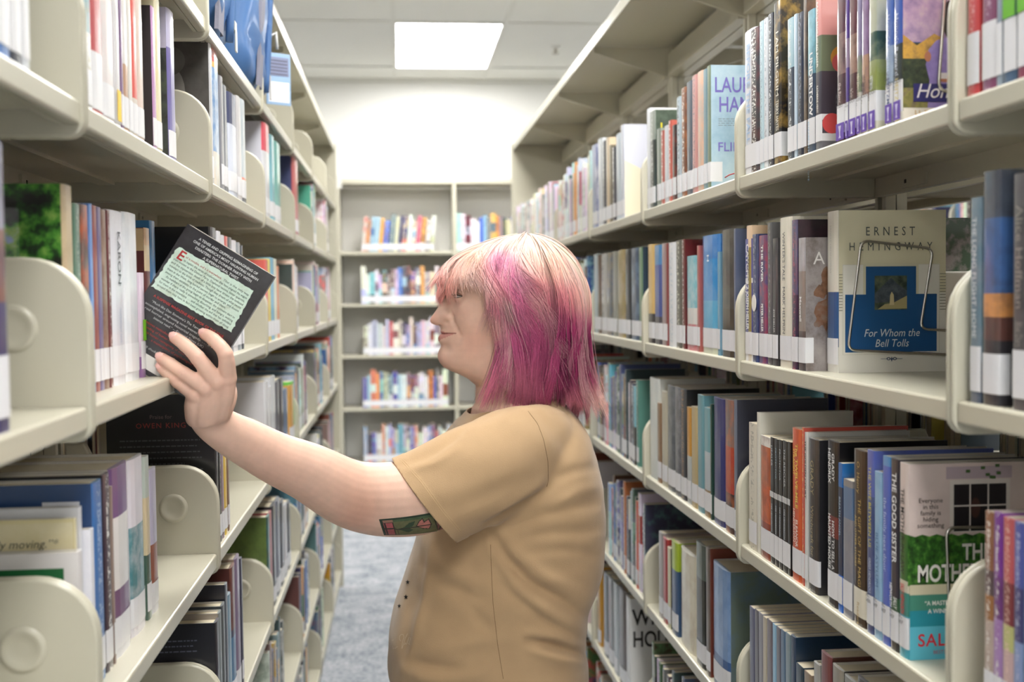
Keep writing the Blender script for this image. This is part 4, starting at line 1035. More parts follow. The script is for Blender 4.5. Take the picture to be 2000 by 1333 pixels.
# ---- right range, top row
row_px('R', 0, 0, [
 (1441, 1461, 68, (232, 233, 240), dict(txt=[T('BEFORE THE FALL', .024, (170, 196, 226), .022, 0, 1.0, .02)])),
 (1463, 1482, 57, [(.2, (40, 40, 44)), (.7, (58, 58, 64)), (1, (44, 40, 46))], dict(c2=((150, 60, 64), .35), ink=INKW, txt=[T('THE', .017, W_, .012, -.006, 1, .03)])),
 (1483, 1490.5, 42, (190, 216, 226), dict(ink=((90, 120, 150), .6))), (1491, 1499, 36, (222, 226, 232), dict(ink=((120, 130, 150), .6))),
 (1499.5, 1509, 27, (56, 58, 66), dict(ink=((214, 220, 226), .95))),
 (1510, 1524, 4, [(.28, (62, 56, 50)), (.62, (58, 50, 36)), (1, (36, 34, 34))], dict(c2=((186, 150, 74), .75), txt=[T('I AM PILGRIM', .017, (226, 222, 210), .045, .005, 1, .01), T('TERRY HAYES', .017, (226, 222, 210), .150, .005, .9, .01)], label_wrap=.012)),
 (1537, 1549, 36, [(.35, (176, 206, 216)), (1, (78, 84, 94))], dict(ink=((226, 230, 232), .8))), (1550.5, 1556, 28, (196, 214, 232), {}), (1556.5, 1568, 25, (40, 44, 60), dict(ink=((150, 160, 190), .5))),
 (1569, 1575, -15, (116, 98, 80), dict(c2=((60, 56, 60), .7))),
 (1576, 1590, 20, [(.45, (142, 200, 216)), (1, (70, 84, 106))], dict(c2=((60, 80, 100), .4), txt=[T('UNDERTOW', .018, W_, .06, .004, 1.0, .03), T('ELIZABETH HEATHCOTE', .008, (170, 200, 220), .155, -.006, .95, .01)])),
 (1592, 1603, -25, [(.30, (236, 166, 160)), (.52, (122, 132, 106)), (.80, (74, 68, 78)), (.90, (214, 90, 92)), (1, (112, 112, 120))], dict(art='sun', txt=[T('EARLY MORNING RISER', .0085, (240, 236, 226), .02, 0, 1, .01), T('KATHERINE HEINY', .0085, (240, 236, 226), .135, 0, 1, .01)], label_wrap=.03)),
 (1633, 1650, -18, [(.28, (104, 56, 70)), (.55, (150, 118, 112)), (1, (84, 44, 52))], dict(c2=((66, 40, 52), .6), sticker=True, txt=[T('the River', .013, (220, 200, 200), .12, 0, 1, 0)])),
 (1651, 1656.5, -10, [(.3, (96, 66, 150)), (.5, (160, 140, 170)), (1, (90, 66, 146))], dict(sticker=True)),
 (1657, 1672, -12, [(.28, (110, 60, 66)), (.55, (164, 128, 112)), (1, (92, 52, 54))], dict(c2=((70, 42, 42), .6), sticker=True, txt=[T('the Tender', .013, (226, 206, 200), .12, 0, 1, 0)])),
 (1673, 1681, -20, [(.45, (150, 140, 176)), (.7, (140, 150, 120)), (1, (228, 224, 216))], dict(c2=((110, 100, 130), .5), sticker=True, txt=[T('HEITZMANN', .009, (230, 222, 190), .105, 0, .8, .01)])),
 (1682, 1694, -20, [(.45, (156, 128, 170)), (.75, (188, 148, 120)), (1, (232, 226, 216))], dict(c2=((120, 90, 120), .5), sticker=True, txt=[T('HEITZMANN', .011, (90, 70, 80), .105, 0, .8, .01)])),
 (1696, 1710, -20, [(.3, (206, 206, 190)), (.5, (60, 88, 76)), (.74, (150, 160, 88)), (1, (232, 228, 218))], dict(c2=((180, 186, 150), .45), sticker=True, label_wrap=.03, txt=[T('HEITZMANN', .011, (226, 230, 236), .105, 0, .8, .01)])),
 (1729, 1743, -22, [(.42, (76, 108, 188)), (.74, (170, 188, 210)), (1, (234, 230, 222))], dict(c2=((130, 150, 200), .5), sticker=True, txt=[T("Honor's Disguise", .011, (200, 214, 236), .03, 0, .9, .0), T('HEITZMANN', .011, (80, 96, 140), .105, 0, .8, .01)])),
 (1745, 1760, -25, [(.42, (66, 96, 182)), (.74, (56, 62, 56)), (1, (236, 232, 222))], dict(sticker=True, label_wrap=.028, art='honor', label_='blue spined novel facing out with a purple robed woman before yellow mountains', txt=[T("Honor's Reward", .012, (214, 222, 240), .03, 0, .9, .0), T('HEITZMANN', .012, (222, 206, 140), .105, 0, .8, .01)])),
])
row_px('R', -1, 0, [
 (1887, 1911, None, (204, 70, 74), dict(h=.222, ink=((226, 170, 170), .6), label_h=.052)), (1916, 1944, None, (136, 76, 110), dict(h=.215, ink=((210, 180, 200), .6), label_h=.056)),
 (1946, 1957, None, (150, 164, 180), dict(h=.21, label_h=.05)), (1959, 1984, None, (74, 100, 130), dict(h=.215, green=True, label_h=.05)), (1987, 2008, None, (140, 56, 76), dict(h=.22, green=True, label_h=.05)), (2012, 2040, None, (90, 60, 90), dict(h=.21)), (2044, 2070, None, (60, 60, 70), dict(h=.215))])
row_px('R', 1, 0, [
 (1260, 1267, 215, (226, 228, 234), {}), (1268, 1278, 218, [(.3, (150, 158, 150)), (1, (60, 66, 66))], dict(art='lau', txt=[], ink=((220, 220, 220), .6))), (1282, 1289, 252, (140, 150, 140), {}), (1290, 1296, 256, (186, 100, 90), dict(ink=INKW)), (1297, 1304, 246, (210, 214, 220), {}),
 (1305, 1311, 236, (200, 100, 86), dict(ink=INKW)), (1312, 1319, 245, (36, 34, 36), dict(c2=((150, 60, 40), .5))), (1321, 1329, 190, (180, 196, 206), dict(ink=INKD)), (1330, 1339, 172, (120, 76, 56), dict(c2=((190, 120, 70), .7), ink=INKW)), (1340, 1350, 160, (96, 104, 116), {}),
 (1351, 1360, 148, (206, 150, 146), dict(ink=((90, 110, 120), .7))), (1361, 1372, 140, (228, 186, 160), dict(c2=((170, 190, 190), .4))), (1373, 1380, 136, (120, 150, 160), {}),
 (1381, 1387, 129, (120, 136, 110), dict(art='flir', label_wrap=.022, label_='pale blue novel facing out with purple lettering on the top right row'))])
row_px('R', 2, 0, [
 (1156, 1160, 285, (170, 180, 205), {}), (1161, 1166, 282, (120, 130, 180), dict(c2=((230, 230, 240), .6))), (1167, 1175, 272, (220, 224, 230), {}), (1176, 1182, 276, (60, 64, 80), dict(ink=INKW)), (1183, 1189, 270, (220, 200, 170), {}), (1190, 1194, 284, (120, 110, 90), {}), (1195, 1201, 288, (64, 66, 76), dict(ink=INKW)), (1202, 1211, 262, (206, 216, 226), {}),
 (1212, 1218, 245, (214, 218, 232), dict(art='paleface', label_='pale lavender and cream book facing out before a divider on the top right row'))])
for k, (a, b) in ((3, (0, .74)), (4, (0, .74)), (5, (0, .72))): fill('R', k, 0, a, b, 100+k, [((236, 238, 242), 30), ((222, 224, 236), 14), ((190, 206, 222), 10), ((226, 216, 196), 10), ((90, 100, 130), 6), ((196, 96, 120), 4), ((224, 176, 110), 4), ((60, 66, 80), 5)], tr=(.016, .032))
# ---- right range, second row
row_px('R', 0, 1, [
 (1441, 1456, 469, [(.32, (74, 76, 160)), (.36, WHT), (.8, (74, 76, 160)), (1, WHT)], dict(txt=[T('CATCH-22', .019, W_, .008, 0, .86, .03), T('JOSEPH HELLER', .019, W_, .088, 0, .80, .03)])),
 (1457, 1467.5, 441, [(.16, (236, 206, 172)), (.78, (158, 140, 64)), (1, (226, 216, 200))], dict(txt=[T('THE PAPER', .010, (236, 232, 210), .045, 0, .9, .03)])),
 (1468, 1479.5, 458, (44, 60, 106), dict(c2=((70, 90, 140), .4), egg=True, ink=((220, 224, 230), .3))),
 (1480, 1497, 460, [(.2, (110, 66, 110)), (1, (76, 62, 116))], dict(c2=((176, 50, 70), .7), txt=[T('THE RIVER', .014, W_, .016, .003, .9, .03), T('PETER HELLER', .014, W_, .11, .003, .8, .03)])),
 (1498, 1507, 435, (92, 92, 94), dict(ink=((170, 170, 172), .5))), (1507.5, 1518, 466, (62, 62, 66), dict(txt=[T('ZOE HELLER', .0085, (222, 222, 222), .11, 0, 1, .01)])),
 (1520, 1544, 425, (234, 228, 212), dict(paper=False, txt=[T("WINTER'S TALE   MARK HELPRIN", .0155, (70, 70, 78), .022, 0, .78, 0)], label_wrap=0)),
 (1545, 1557, 430, [(.5, (84, 84, 122)), (1, (44, 40, 72))], dict(c2=((96, 50, 74), .5), ink=((190, 90, 110), .6), covercol=(40, 32, 38))),
 (1558, 1571, 465, [(.25, (176, 174, 180)), (.7, (150, 140, 134)), (1, (84, 82, 84))], dict(c2=((130, 96, 70), .25), art='rust', label_wrap=.012, txt=[T('Maxwell', .011, W_, .085, 0, 1, .02)], label_='rust stained grey novel facing out beside the cream and blue one')),
 (1613, 1634, 413, [(.5, (232, 228, 214)), (.84, (44, 92, 146)), (1, (236, 234, 226))], dict(art='bell', push=.030, d=.160, label_='cream and blue novel facing out behind a wire bookend', txt=[T('ERNEST HEMINGWAY', .007, (190, 186, 176), .02, 0, 1, 0)])),
])
row_px('R', -1, 1, [
 (1893, 1914, 386, [(.8, (104, 130, 146)), (1, (52, 66, 96))], dict(c2=((140, 150, 160), .4), label_h=.046, txt=[T('THE LONG FLIGHT HOME', .0115, (226, 230, 232), .02, 0, .92, .0)])),
 (1916, 1950, 334, [(.2, (76, 84, 98)), (.52, (70, 104, 158)), (.62, (216, 150, 90)), (.72, (100, 66, 60)), (1, (54, 52, 56))], dict(c2=((60, 62, 72), .5), label_h=.04, label_wrap=.01)),
 (1975, 2008, 338, (86, 84, 88), dict(c2=((60, 60, 66), .5), label_h=.046, txt=[T('Alice Hoffman', .017, (150, 146, 140), .03, 0, 1, 0), T('Blue Diary', .017, (150, 146, 140), .14, 0, 1, 0)])), (2012, 2040, None, (60, 66, 80), dict(h=.235))])
row_px('R', 1, 1, [
 (1264, 1275, 478, [(.7, (226, 190, 120)), (1, (60, 56, 60))], {}), (1276, 1291, 479, [(.2, (70, 140, 200)), (.72, (72, 90, 164)), (1, (66, 60, 72))], {}), (1292, 1299, 476, (170, 150, 150), {}), (1299.5, 1303, 476, (140, 70, 70), {}), (1304, 1318, 474, (238, 240, 244), dict(ink=((90, 160, 200), .3), label=False)), (1319, 1330, 470, (96, 94, 84), dict(ink=((220, 216, 200), .8))),
 (1331, 1337, 468, (110, 56, 52), dict(covercol=(104, 36, 40), ink=INKW)), (1338, 1360, 500, [(.55, (124, 192, 206)), (.72, (230, 226, 220)), (1, (206, 110, 120))], dict(c2=((210, 226, 226), .5))), (1361, 1366, 480, (176, 96, 92), {}),
 (1367, 1400, 460, [(.2, (54, 130, 206)), (.55, (36, 144, 214)), (.8, (76, 174, 220)), (1, (222, 226, 200))], dict(c2=((200, 226, 240), .12), txt=[T('H', .02, (230, 240, 246), .036, .003, 1, .02)])), (1401, 1405.5, 492, (120, 164, 190), {}), (1406, 1432, 449, [(.62, (84, 80, 74)), (1, (76, 62, 46))], dict(c2=((60, 58, 56), .7))), (1433, 1437, 447, (98, 108, 134), {})])
row_px('R', 2, 1, [
 (1159, 1166, 497, (190, 204, 210), {}), (1166.5, 1172, 498, (110, 90, 74), {}), (1173, 1182, 496, (196, 194, 190), dict(ink=INKD)), (1183, 1195, 494, (96, 106, 122), dict(c2=((190, 160, 80), .4))), (1196, 1203, 492, (150, 150, 140), {}), (1204, 1219, 489, (164, 144, 84), dict(c2=((190, 170, 140), .6))), (1220, 1229, 487, (58, 58, 60), {}), (1230, 1246, 485, (56, 74, 104), dict(c2=((120, 150, 180), .5))), (1247, 1254, 483, (118, 150, 118), dict(covercol=(50, 70, 90)))])
for k, s_ in ((3, .04), (4, .0), (5, .0)): fill('R', k, 1, 0, .66, 200+k)
# ---- right range, third row
row_px('R', 0, 2, [
 (1462, 1477, 827, (224, 218, 202), dict(ink=((120, 120, 110), .5), paper=True)), (1478, 1484, 806, (228, 226, 214), dict(label=False, h=.24)),
 (1485, 1504, 853, [(.08, (236, 232, 224)), (.4, (196, 100, 50)), (.7, (206, 96, 44)), (.86, (150, 60, 36)), (1, (150, 60, 36))], dict(c2=((120, 60, 40), .5), paper=True)),
 (1504.5, 1512, 855, (26, 26, 28), dict(paper=True, txt=[T('HEALER', .0095, (200, 206, 210), .012, 0, 1, .0), T('DEE HENDERSON', .0075, (200, 206, 210), .105, 0, .9, .0)], stripe=True)),
 (1512.5, 1520, 858, (24, 26, 30), dict(paper=True, txt=[T('PROTECTOR', .0085, (140, 166, 180), .014, 0, 1, .0), T('DEE HENDERSON', .0075, (200, 206, 210), .105, 0, .9, .0)], stripe=True)),
 (1520.5, 1528, 860, (24, 26, 30), dict(paper=True, txt=[T('PROTECTOR', .0085, (190, 196, 200), .014, 0, 1, .0), T('DEE HENDERSON', .0075, (200, 206, 210), .105, 0, .9, .0)], stripe=True)),
 (1528.5, 1538, 862, (24, 24, 26), dict(paper=True, txt=[T('THE RESCUER', .0095, (206, 210, 214), .012, 0, 1, .0), T('DEE HENDERSON', .0075, (200, 206, 210), .105, 0, .9, .0)], stripe=True)), (1538.5, 1544, 864, (24, 24, 26), dict(paper=True, stripe=True)),
 (1545, 1565, 838, (216, 94, 54), dict(txt=[T('The TWELVE-MILE', .0135, (238, 214, 90), .022, .004, .9, .02), T('STRAIGHT', .0095, (238, 214, 90), .03, -.007, .9, .02), T('ELEANOR', .0135, (240, 232, 220), .135, .004, .9, .02), T('HENDERSON', .0095, (240, 232, 220), .12, -.007, .9, .02)])),
 (1566, 1570.5, 836, (206, 90, 76), dict(ink=((240, 220, 120), .8))), (1571, 1577, 845, (222, 222, 218), dict(txt=[T('THE GOLDEN COURT', .0085, (40, 40, 44), .012, 0, 1, .02)])),
 (1577.5, 1597, 858, (62, 60, 62), dict(c2=((40, 38, 40), .5), covercol=(46, 46, 50), label_wrap=.002, txt=[T('GRADY', .0165, (176, 160, 120), .03, 0, .9, .0), T('Witchcraft for', .015, (176, 160, 120), .095, 0, .85, .0)])),
 (1614, 1636, 862, [(.45, (26, 26, 30)), (.58, (120, 50, 50)), (1, (28, 30, 40))], dict(covercol=(22, 22, 26), txt=[T('GRADY', .0125, W_, .016, .006, .9, .02), T('HENDRIX', .0125, W_, .010, -.007, .9, .02), T('HOW TO SELL A', .0125, W_, .108, .006, .86, .02), T('HAUNTED HOUSE', .0125, W_, .100, -.007, .86, .02)])),
 (1637, 1645, 905, [(.16, (40, 110, 180)), (.75, (40, 56, 84)), (1, (40, 110, 210))], dict(paper=True, txt=[T('BREATH ANGEL', .0075, (180, 206, 226), .045, 0, 1, .0)])),
 (1646, 1664, 938, [(.05, (150, 146, 142)), (.28, (96, 124, 160)), (1, (146, 146, 154))], dict(c2=((110, 120, 140), .3), paper=True)),
 (1664.5, 1690, 880, (58, 42, 32), dict(label_col=CRM, label_wrap=.004, txt=[T('O. Henry', .012, (196, 170, 110), .014, 0, .9, 0), T('THE GIFT OF THE MAGI', .0125, (206, 176, 100), .062, .004, .88, .0), T('AND OTHER STORIES', .0078, (206, 176, 100), .085, -.008, .88, .0), T('Readers', .010, (190, 160, 100), .196, 0, .9, 0)])),
 (1692, 1705, 880, [(.25, (96, 108, 186)), (1, (70, 84, 132))], dict(c2=((110, 130, 180), .4), txt=[T('THE WIFE BETWEEN US', .0105, (226, 214, 90), .02, .002, .92, .0), T('GREER HENDRICKS', .0085, (214, 222, 234), .135, .002, .9, .0)], label_txt='FIC\nHEN')),
 (1706, 1721, 922, (150, 190, 222), dict(c2=((120, 164, 206), .5), txt=[T('BLUE ASYLUM', .011, (70, 110, 160), .075, 0, 1, 0)], label_txt='FIC\nHEP')),
 (1722, 1737, 892, [(.05, (90, 150, 206)), (1, (84, 108, 196))], dict(txt=[T('the family next door', .0115, (190, 206, 232), .05, 0, .95, 0)], label_txt='FIC\nHEP')),
 (1738, 1754, 897, [(.72, (52, 50, 60)), (.9, (60, 100, 66)), (1, (60, 60, 60))], dict(txt=[T('THE GOOD SISTER', .0165, W_, .016, .002, .78, .02), T('SALLY', .0125, W_, .165, .005, .8, .02), T('HEPWORTH', .0095, W_, .150, -.007, .8, .02)], label_txt='FIC\nHEP')),
 (1755, 1772, 905, [(.36, (222, 206, 200)), (.6, (64, 112, 52)), (.66, (214, 206, 184)), (.78, (70, 140, 128)), (1, (84, 176, 196))], dict(art='mother', d=.158, label_wrap=.02, label_txt='FIC\nHEP', txt=[T('THE MOTHER-IN-LAW', .0125, (40, 44, 44), .03, 0, .8, .01), T('SALLY HEPWORTH', .0125, (206, 50, 60), .142, 0, .74, .02)], label_='thick teal and white novel facing out with hedge and window on its cover')),
])
row_px('R', -1, 2, [(1921, 1938, 1000, [(.28, (150, 104, 78)), (.4, (96, 80, 84)), (.52, (160, 110, 66)), (1, (196, 178, 168))], dict(c2=((120, 70, 60), .3), ink=INKW)), (1938.5, 1955, 1001, [(.3, (122, 56, 150)), (.5, (110, 60, 120)), (1, (176, 140, 196))], dict(c2=((150, 90, 170), .4), ink=INKW)), (1956, 1977, 1012, [(.3, (196, 96, 100)), (.5, (130, 60, 66)), (.62, (196, 196, 130)), (1, (206, 176, 176))], dict(ink=((240, 210, 200), .7))),
 (1978, 1996, 1021, [(.3, (86, 96, 172)), (.55, (70, 70, 120)), (1, (140, 160, 206))], dict(ink=((200, 206, 230), .7))), (1997, 2016, 1026, (80, 120, 150), {}), (2018, 2040, 1030, (90, 80, 120), {})])
row_px('R', 1, 2, [(1264, 1282, 738, (226, 230, 226), dict(label=False)), (1283, 1290, 787, (150, 116, 86), {}), (1291, 1301, 765, (196, 190, 170), {}), (1302, 1316, 754, (92, 96, 102), dict(c2=((140, 144, 150), .5))), (1317, 1327, 757, (104, 104, 110), dict(c2=((160, 160, 166), .5))), (1328, 1339, 760, (58, 58, 62), dict(covercol=(40, 40, 44), ink=((200, 130, 60), .5))), (1341, 1348, 796, [(.5, (206, 150, 60)), (1, (190, 196, 196))], {}), (1349, 1360, 795, (196, 176, 130), {}), (1361, 1373, 772, (110, 160, 172), {}), (1374, 1386, 797, [(.4, (120, 170, 180)), (.75, (190, 200, 206)), (1, (150, 120, 76))], {}), (1387, 1390, 790, (40, 70, 60), {}), (1391, 1413, 778, (50, 54, 116), {}), (1414, 1432, 781, [(.35, (130, 110, 106)), (.7, (186, 66, 46)), (1, (60, 40, 40))], dict(c2=((206, 110, 50), .5))), (1433, 1439, 781, (106, 114, 134), dict(covercol=(64, 66, 80)))])
fillpx('R', 2, 2, 1160, 1240, 233, tr=(.016, .034))
for k in (3, 4, 5): fill('R', k, 2, 0, .6, 240+k)
# ---- right range, fourth row and below
row_px('R', 1, 3, [(1286, 1293, 1040, (176, 170, 170), {}), (1294, 1302, 1052, (176, 56, 60), {}), (1303, 1309, 1070, (220, 216, 180), dict(covercol=(40, 40, 44))), (1310, 1322, 1058, [(.3, (176, 200, 60)), (1, (60, 90, 130))], {}), (1325, 1355, 1078, (234, 228, 208), dict(c2=((170, 136, 100), .22), label=False)), (1357, 1376, 1062, [(.28, (86, 98, 90)), (1, (26, 30, 30))], {}), (1378, 1386, 1070, (110, 96, 90), dict(covercol=(120, 60, 46))), (1388, 1420, 1106, [(.72, (134, 166, 210)), (1, (60, 96, 150))], dict(covercol=(104, 118, 108), c2=((80, 120, 180), .35), d=.17))])
row_px('R', 0, 3, [(1464, 1473, 1187, (96, 100, 130), dict(paper=True)), (1474, 1481, 1192, (110, 110, 120), dict(paper=True)), (1482, 1489, 1198, (150, 150, 160), dict(paper=True)), (1490, 1497, 1206, (200, 190, 170), dict(paper=True)), (1498, 1508, 1212, (120, 110, 120), dict(paper=True)), (1509, 1515, 1220, (150, 196, 226), dict(paper=True)), (1516, 1524, 1226, (110, 110, 124), dict(paper=True)), (1525, 1533, 1232, (90, 120, 150), dict(paper=True)), (1534, 1543, 1238, (130, 150, 160), dict(paper=True)), (1544, 1553, 1243, (46, 70, 100), dict(covercol=(30, 52, 76))), (1554, 1568, 1300, (40, 66, 84), dict(paper=True)), (1570, 1584, 1315, (150, 130, 110), dict(paper=True)), (1588, 1600, 1296, (170, 170, 166), {}), (1601, 1622, 1278, (120, 60, 66), dict(covercol=(80, 44, 36))), (1623, 1645, 1304, (150, 146, 136), dict(covercol=(60, 56, 50))), (1646, 1670, 1326, (140, 140, 136), {}), (1671, 1700, 1330, (60, 60, 66), {})])
fillpx('R', 2, 3, 1180, 1256, 331, tr=(.014, .03))
for k in (3, 4, 5): fill('R', k, 3, 0, .62, 340+k)
DK = [((40, 40, 46), 10), ((70, 66, 66), 8), ((120, 116, 116), 6), ((44, 60, 90), 6), ((150, 60, 56), 4), ((90, 110, 140), 5), ((220, 216, 206), 7), ((200, 150, 60), 3), ((190, 196, 204), 6), ((60, 84, 66), 3)]
row_px('R', 2, 4, [(1166, 1172, 1105, (204, 150, 60), {}), (1178, 1186, 1120, (120, 126, 132), {}), (1187, 1196, 1128, (150, 156, 160), dict(ink=((170, 40, 50), .8))), (1198, 1205, 1140, (196, 204, 210), {}), (1207, 1220, 1150, (100, 90, 92), {}), (1222, 1230, 1165, (236, 236, 236), dict(art='who', label_='white book facing out with big black lettering and a dark red disc'))])
fill('R', 1, 4, 0, .6, 351, DK, tr=(.012, .024)); fill('R', 0, 4, 0, .6, 352, DK)
for k in (3, 4, 5): fill('R', k, 4, 0, .6, 350+k+10)
for k in (2, 3, 4, 5): fill('R', k, 5, 0, .6, 370+k)
# ---- left range
LT = [((236, 234, 236), 16), ((226, 220, 206), 8), ((150, 190, 214), 6), ((60, 100, 170), 6), ((90, 160, 166), 4), ((190, 90, 92), 5), ((226, 130, 110), 4), ((80, 80, 90), 6), ((200, 196, 220), 5)]
row_px('L', 0, 1, [(158, 166, None, (224, 224, 228), dict(h=.22, d=.14)), (167, 181, None, [(.6, (112, 156, 172)), (1, (226, 226, 224))], dict(h=.22, c2=((160, 170, 150), .3), ink=((170, 160, 110), .6))), (182, 203, None, (196, 92, 98), dict(h=.225, ink=((214, 130, 136), .3), label_h=.062)), (204, 226, None, (232, 226, 226), dict(h=.22, c2=((240, 214, 214), .4))), (227, 236, None, (226, 224, 226), dict(h=.22, yellow=True)), (237, 242, None, (130, 100, 140), dict(h=.215)), (243, 252, None, [(.6, (232, 228, 226)), (1, (190, 150, 120))], dict(h=.22)), (253, 260, None, (224, 220, 214), dict(h=.22)), (261, 270, None, [(.75, (222, 100, 92)), (1, (226, 216, 206))], dict(h=.222, covercol=(232, 226, 220))), (271, 283, None, (226, 206, 196), dict(h=.224, ink=((226, 190, 180), .5))),
 (300, 307, 14, (196, 150, 196), dict(covercol=(34, 30, 34), art='blurb', label_='book showing its black back cover with small text, top left row')), (308, 318, -20, (232, 224, 190), dict(c2=((230, 216, 150), .4))), (333, 346, 22, [(.25, (190, 186, 214)), (1, (120, 112, 170))], dict(art='island', label_='book showing a dark wooded landscape under lilac sky, top left row'))], inset=0.016)
row_px('L', -1, 1, [(-30, -10, None, (60, 90, 160), dict(h=.22)), (-8, 20, None, (70, 120, 190), dict(h=.21, label_h=.07)), (21, 42, None, (70, 74, 86), dict(h=.22, label_h=.075)), (43, 57, None, (220, 224, 232), dict(h=.215, label_h=.075))])
row_px('L', 1, 1, [(413, 418, 62, (196, 196, 200), dict(art='portrait', label_='book showing a grey portrait on its cover behind a divider, top left row')), (419, 432, 92, [(.12, (206, 70, 60)), (.16, (230, 180, 90)), (.75, (110, 150, 200)), (1, (224, 214, 196))], dict(c2=((220, 230, 236), .6), d=.13, label=False)), (434, 439, 150, (150, 150, 156), {}), (440, 446, 168, (120, 124, 132), {}), (452, 466, 186, [(.3, (70, 76, 110)), (1, (214, 220, 236))], dict(covercol=(60, 60, 76))), (467, 474, 190, (206, 204, 206), {}), (475, 482, 196, [(.75, (190, 200, 206)), (.9, (232, 120, 90)), (1, (90, 96, 104))], {})])
row_px('L', 2, 1, [(519, 530, 244, [(.3, (226, 86, 106)), (1, (226, 226, 232))], dict(covercol=(214, 214, 226))), (531, 539, 266, (120, 190, 206), {}), (540, 551, 280, [(.8, (110, 186, 180)), (1, (236, 238, 240))], {})])
row_px('L', 3, 1, [(577, 585, 300, (196, 96, 100), dict(covercol=(70, 76, 120)))])
fill('L', 4, 1, 0, .3, 411, LT); fill('L', 5, 1, 0, .3, 412, LT)
row_px('L', 0, 2, [(131, 151, 362, [(.5, (206, 186, 150)), (1, (196, 190, 160))], dict(c2=((150, 130, 100), .4), art='tree', d=.15, label_='book showing a leafy green tree on its cover behind the nearest left divider', label=False)),
 (152, 164, 398, (92, 128, 112), dict(ink=((190, 196, 190), .6))), (165, 180, 400, (96, 72, 66), dict(c2=((190, 90, 50), .8))), (181, 187, 398, (110, 150, 210), {}), (188, 196, 402, (150, 84, 80), {}), (197, 204, 405, (120, 112, 150), {}), (205, 214, 410, (130, 100, 86), dict(c2=((190, 170, 150), .4))), (215, 221, 411, (110, 56, 60), dict(ink=INKW)),
 (222, 249, 413, (228, 228, 236), dict(txt=[T('KARON', .021, (50, 54, 66), .024, -.0, .9, 0), T('SOMEBODY SAFE', .0125, (176, 184, 206), .12, 0, 1, 0)])), (250, 276, 417, (234, 234, 238), dict(c2=((206, 216, 226), .3))), (277, 285, 533, [(.8, (226, 206, 222)), (1, (150, 110, 160))], dict(green2=True, hmax=.17)),
 (288, 298, 446, [(.12, (226, 190, 150)), (.3, (226, 206, 170)), (.92, (100, 48, 50)), (1, (150, 110, 90))], dict(push=.020, covercol=(104, 46, 48), art='braille', d=.15, label_='maroon and cream book pushed back beside the held book')), (299, 309, 432, (50, 120, 176), dict(push=.03, label=False, d=.14))], inset=0.036)
row_px('L', -1, 2, [(-40, -10, None, (90, 90, 110), dict(h=.22)), (-8, 21, None, [(.3, (150, 150, 170)), (.55, (130, 90, 80)), (1, (60, 60, 110))], dict(h=.232, c2=((70, 66, 96), .5), label_h=.05))])
row_px('L', 1, 2, [(416, 428, 445, (34, 32, 34), dict(covercol=(26, 24, 26), d=.17)), (429, 436, 452, (220, 220, 226), {}), (437, 443, 460, (206, 204, 210), {}), (444, 449, 462, (196, 90, 86), {}), (450, 457, 464, (70, 76, 86), {}), (458, 466, 470, (214, 212, 216), {}), (467, 473, 474, (140, 146, 152), {}), (474, 477, 480, (60, 66, 74), {})], inset=0.014)
row_px('L', 2, 2, [(521, 526, 508, (226, 110, 100), {}), (527, 531, 506, (226, 210, 120), {}), (532, 538, 504, (130, 190, 220), {}), (539, 543, 506, (226, 226, 206), dict(covercol=(226, 226, 206))), (543.5, 547, 520, (226, 150, 110), {})])
fill('L', 3, 2, 0, .22, 421, LT); fill('L', 4, 2, 0, .4, 422, LT); fill('L', 5, 2, 0, .4, 423, LT)
row_px('L', 0, 3, [(158, 166, 1076, (226, 222, 222), dict(art='praise', d=.15, label_='white book showing a green panel on its back cover behind a divider')), (152.5, 157, 1012, (226, 216, 180), dict(push=.009, covercol=(220, 208, 160), art='moving', label_='yellowish book showing a back cover quotation, lower left row')), (161.3, 167.5, 990, (222, 222, 226), dict(push=.008, covercol=(214, 214, 218))), (182.3, 189.5, 1033, (230, 230, 238), dict(c2=((214, 214, 226), .3), purple=True)),
 (190, 208, 940, (54, 112, 178), dict(covercol=(40, 70, 116), ink=((190, 206, 226), .5), art='fallen', label_='blue book with a barcode sticker on its dark blue back cover')), (209, 222, 925, (60, 46, 62), dict(covercol=(28, 26, 30), ink=INKW)), (223, 226, 950, (150, 130, 120), {}), (227, 260, 908, [(.26, (110, 76, 126)), (.64, (228, 224, 222)), (.86, (112, 78, 118)), (1, (230, 230, 236))], dict(covercol=(226, 220, 206))), (262, 288, 893, [(.38, (222, 216, 224)), (.8, (76, 132, 140)), (1, (228, 224, 232))], dict(c2=((228, 224, 230), .4), covercol=(222, 216, 220))), (289, 297, 891, [(.25, (190, 200, 190)), (.6, (214, 196, 160)), (1, (70, 96, 84))], {}), (298, 311, 915, [(.52, (196, 190, 214)), (.9, (146, 84, 66)), (1, (230, 230, 236))], dict(label_h=.03))], inset=0.027)
row_px('L', 1, 3, [(424, 429, 760, (40, 38, 40), dict(covercol=(26, 26, 28), art='dark_blurb', d=.18, label_='tall book showing a black back cover behind the lower left divider')), (430, 434, 850, (30, 28, 30), dict(ink=((190, 170, 120), .6))), (435, 439, 870, (150, 130, 140), {}), (440, 445, 880, (226, 190, 70), {}), (446, 449, 880, (130, 100, 80), {})])
row_px('L', 2, 3, [(521, 527, 745, (236, 236, 240), dict(covercol=(214, 212, 216), art='lines', label_='white book showing a pale text covered back on the lower left row')), (528, 533, 755, (230, 230, 232), {}), (534, 541, 735, (226, 228, 232), {}), (542, 548, 745, (96, 96, 106), {}), (549, 557, 740, (66, 66, 74), {}), (558, 564, 760, (110, 130, 160), {}), (577, 583, 745, (226, 170, 90), {}), (584, 588, 735, (110, 200, 80), {})])
for k in (3, 4, 5): fill('L', k, 3, 0, .5, 430+k)
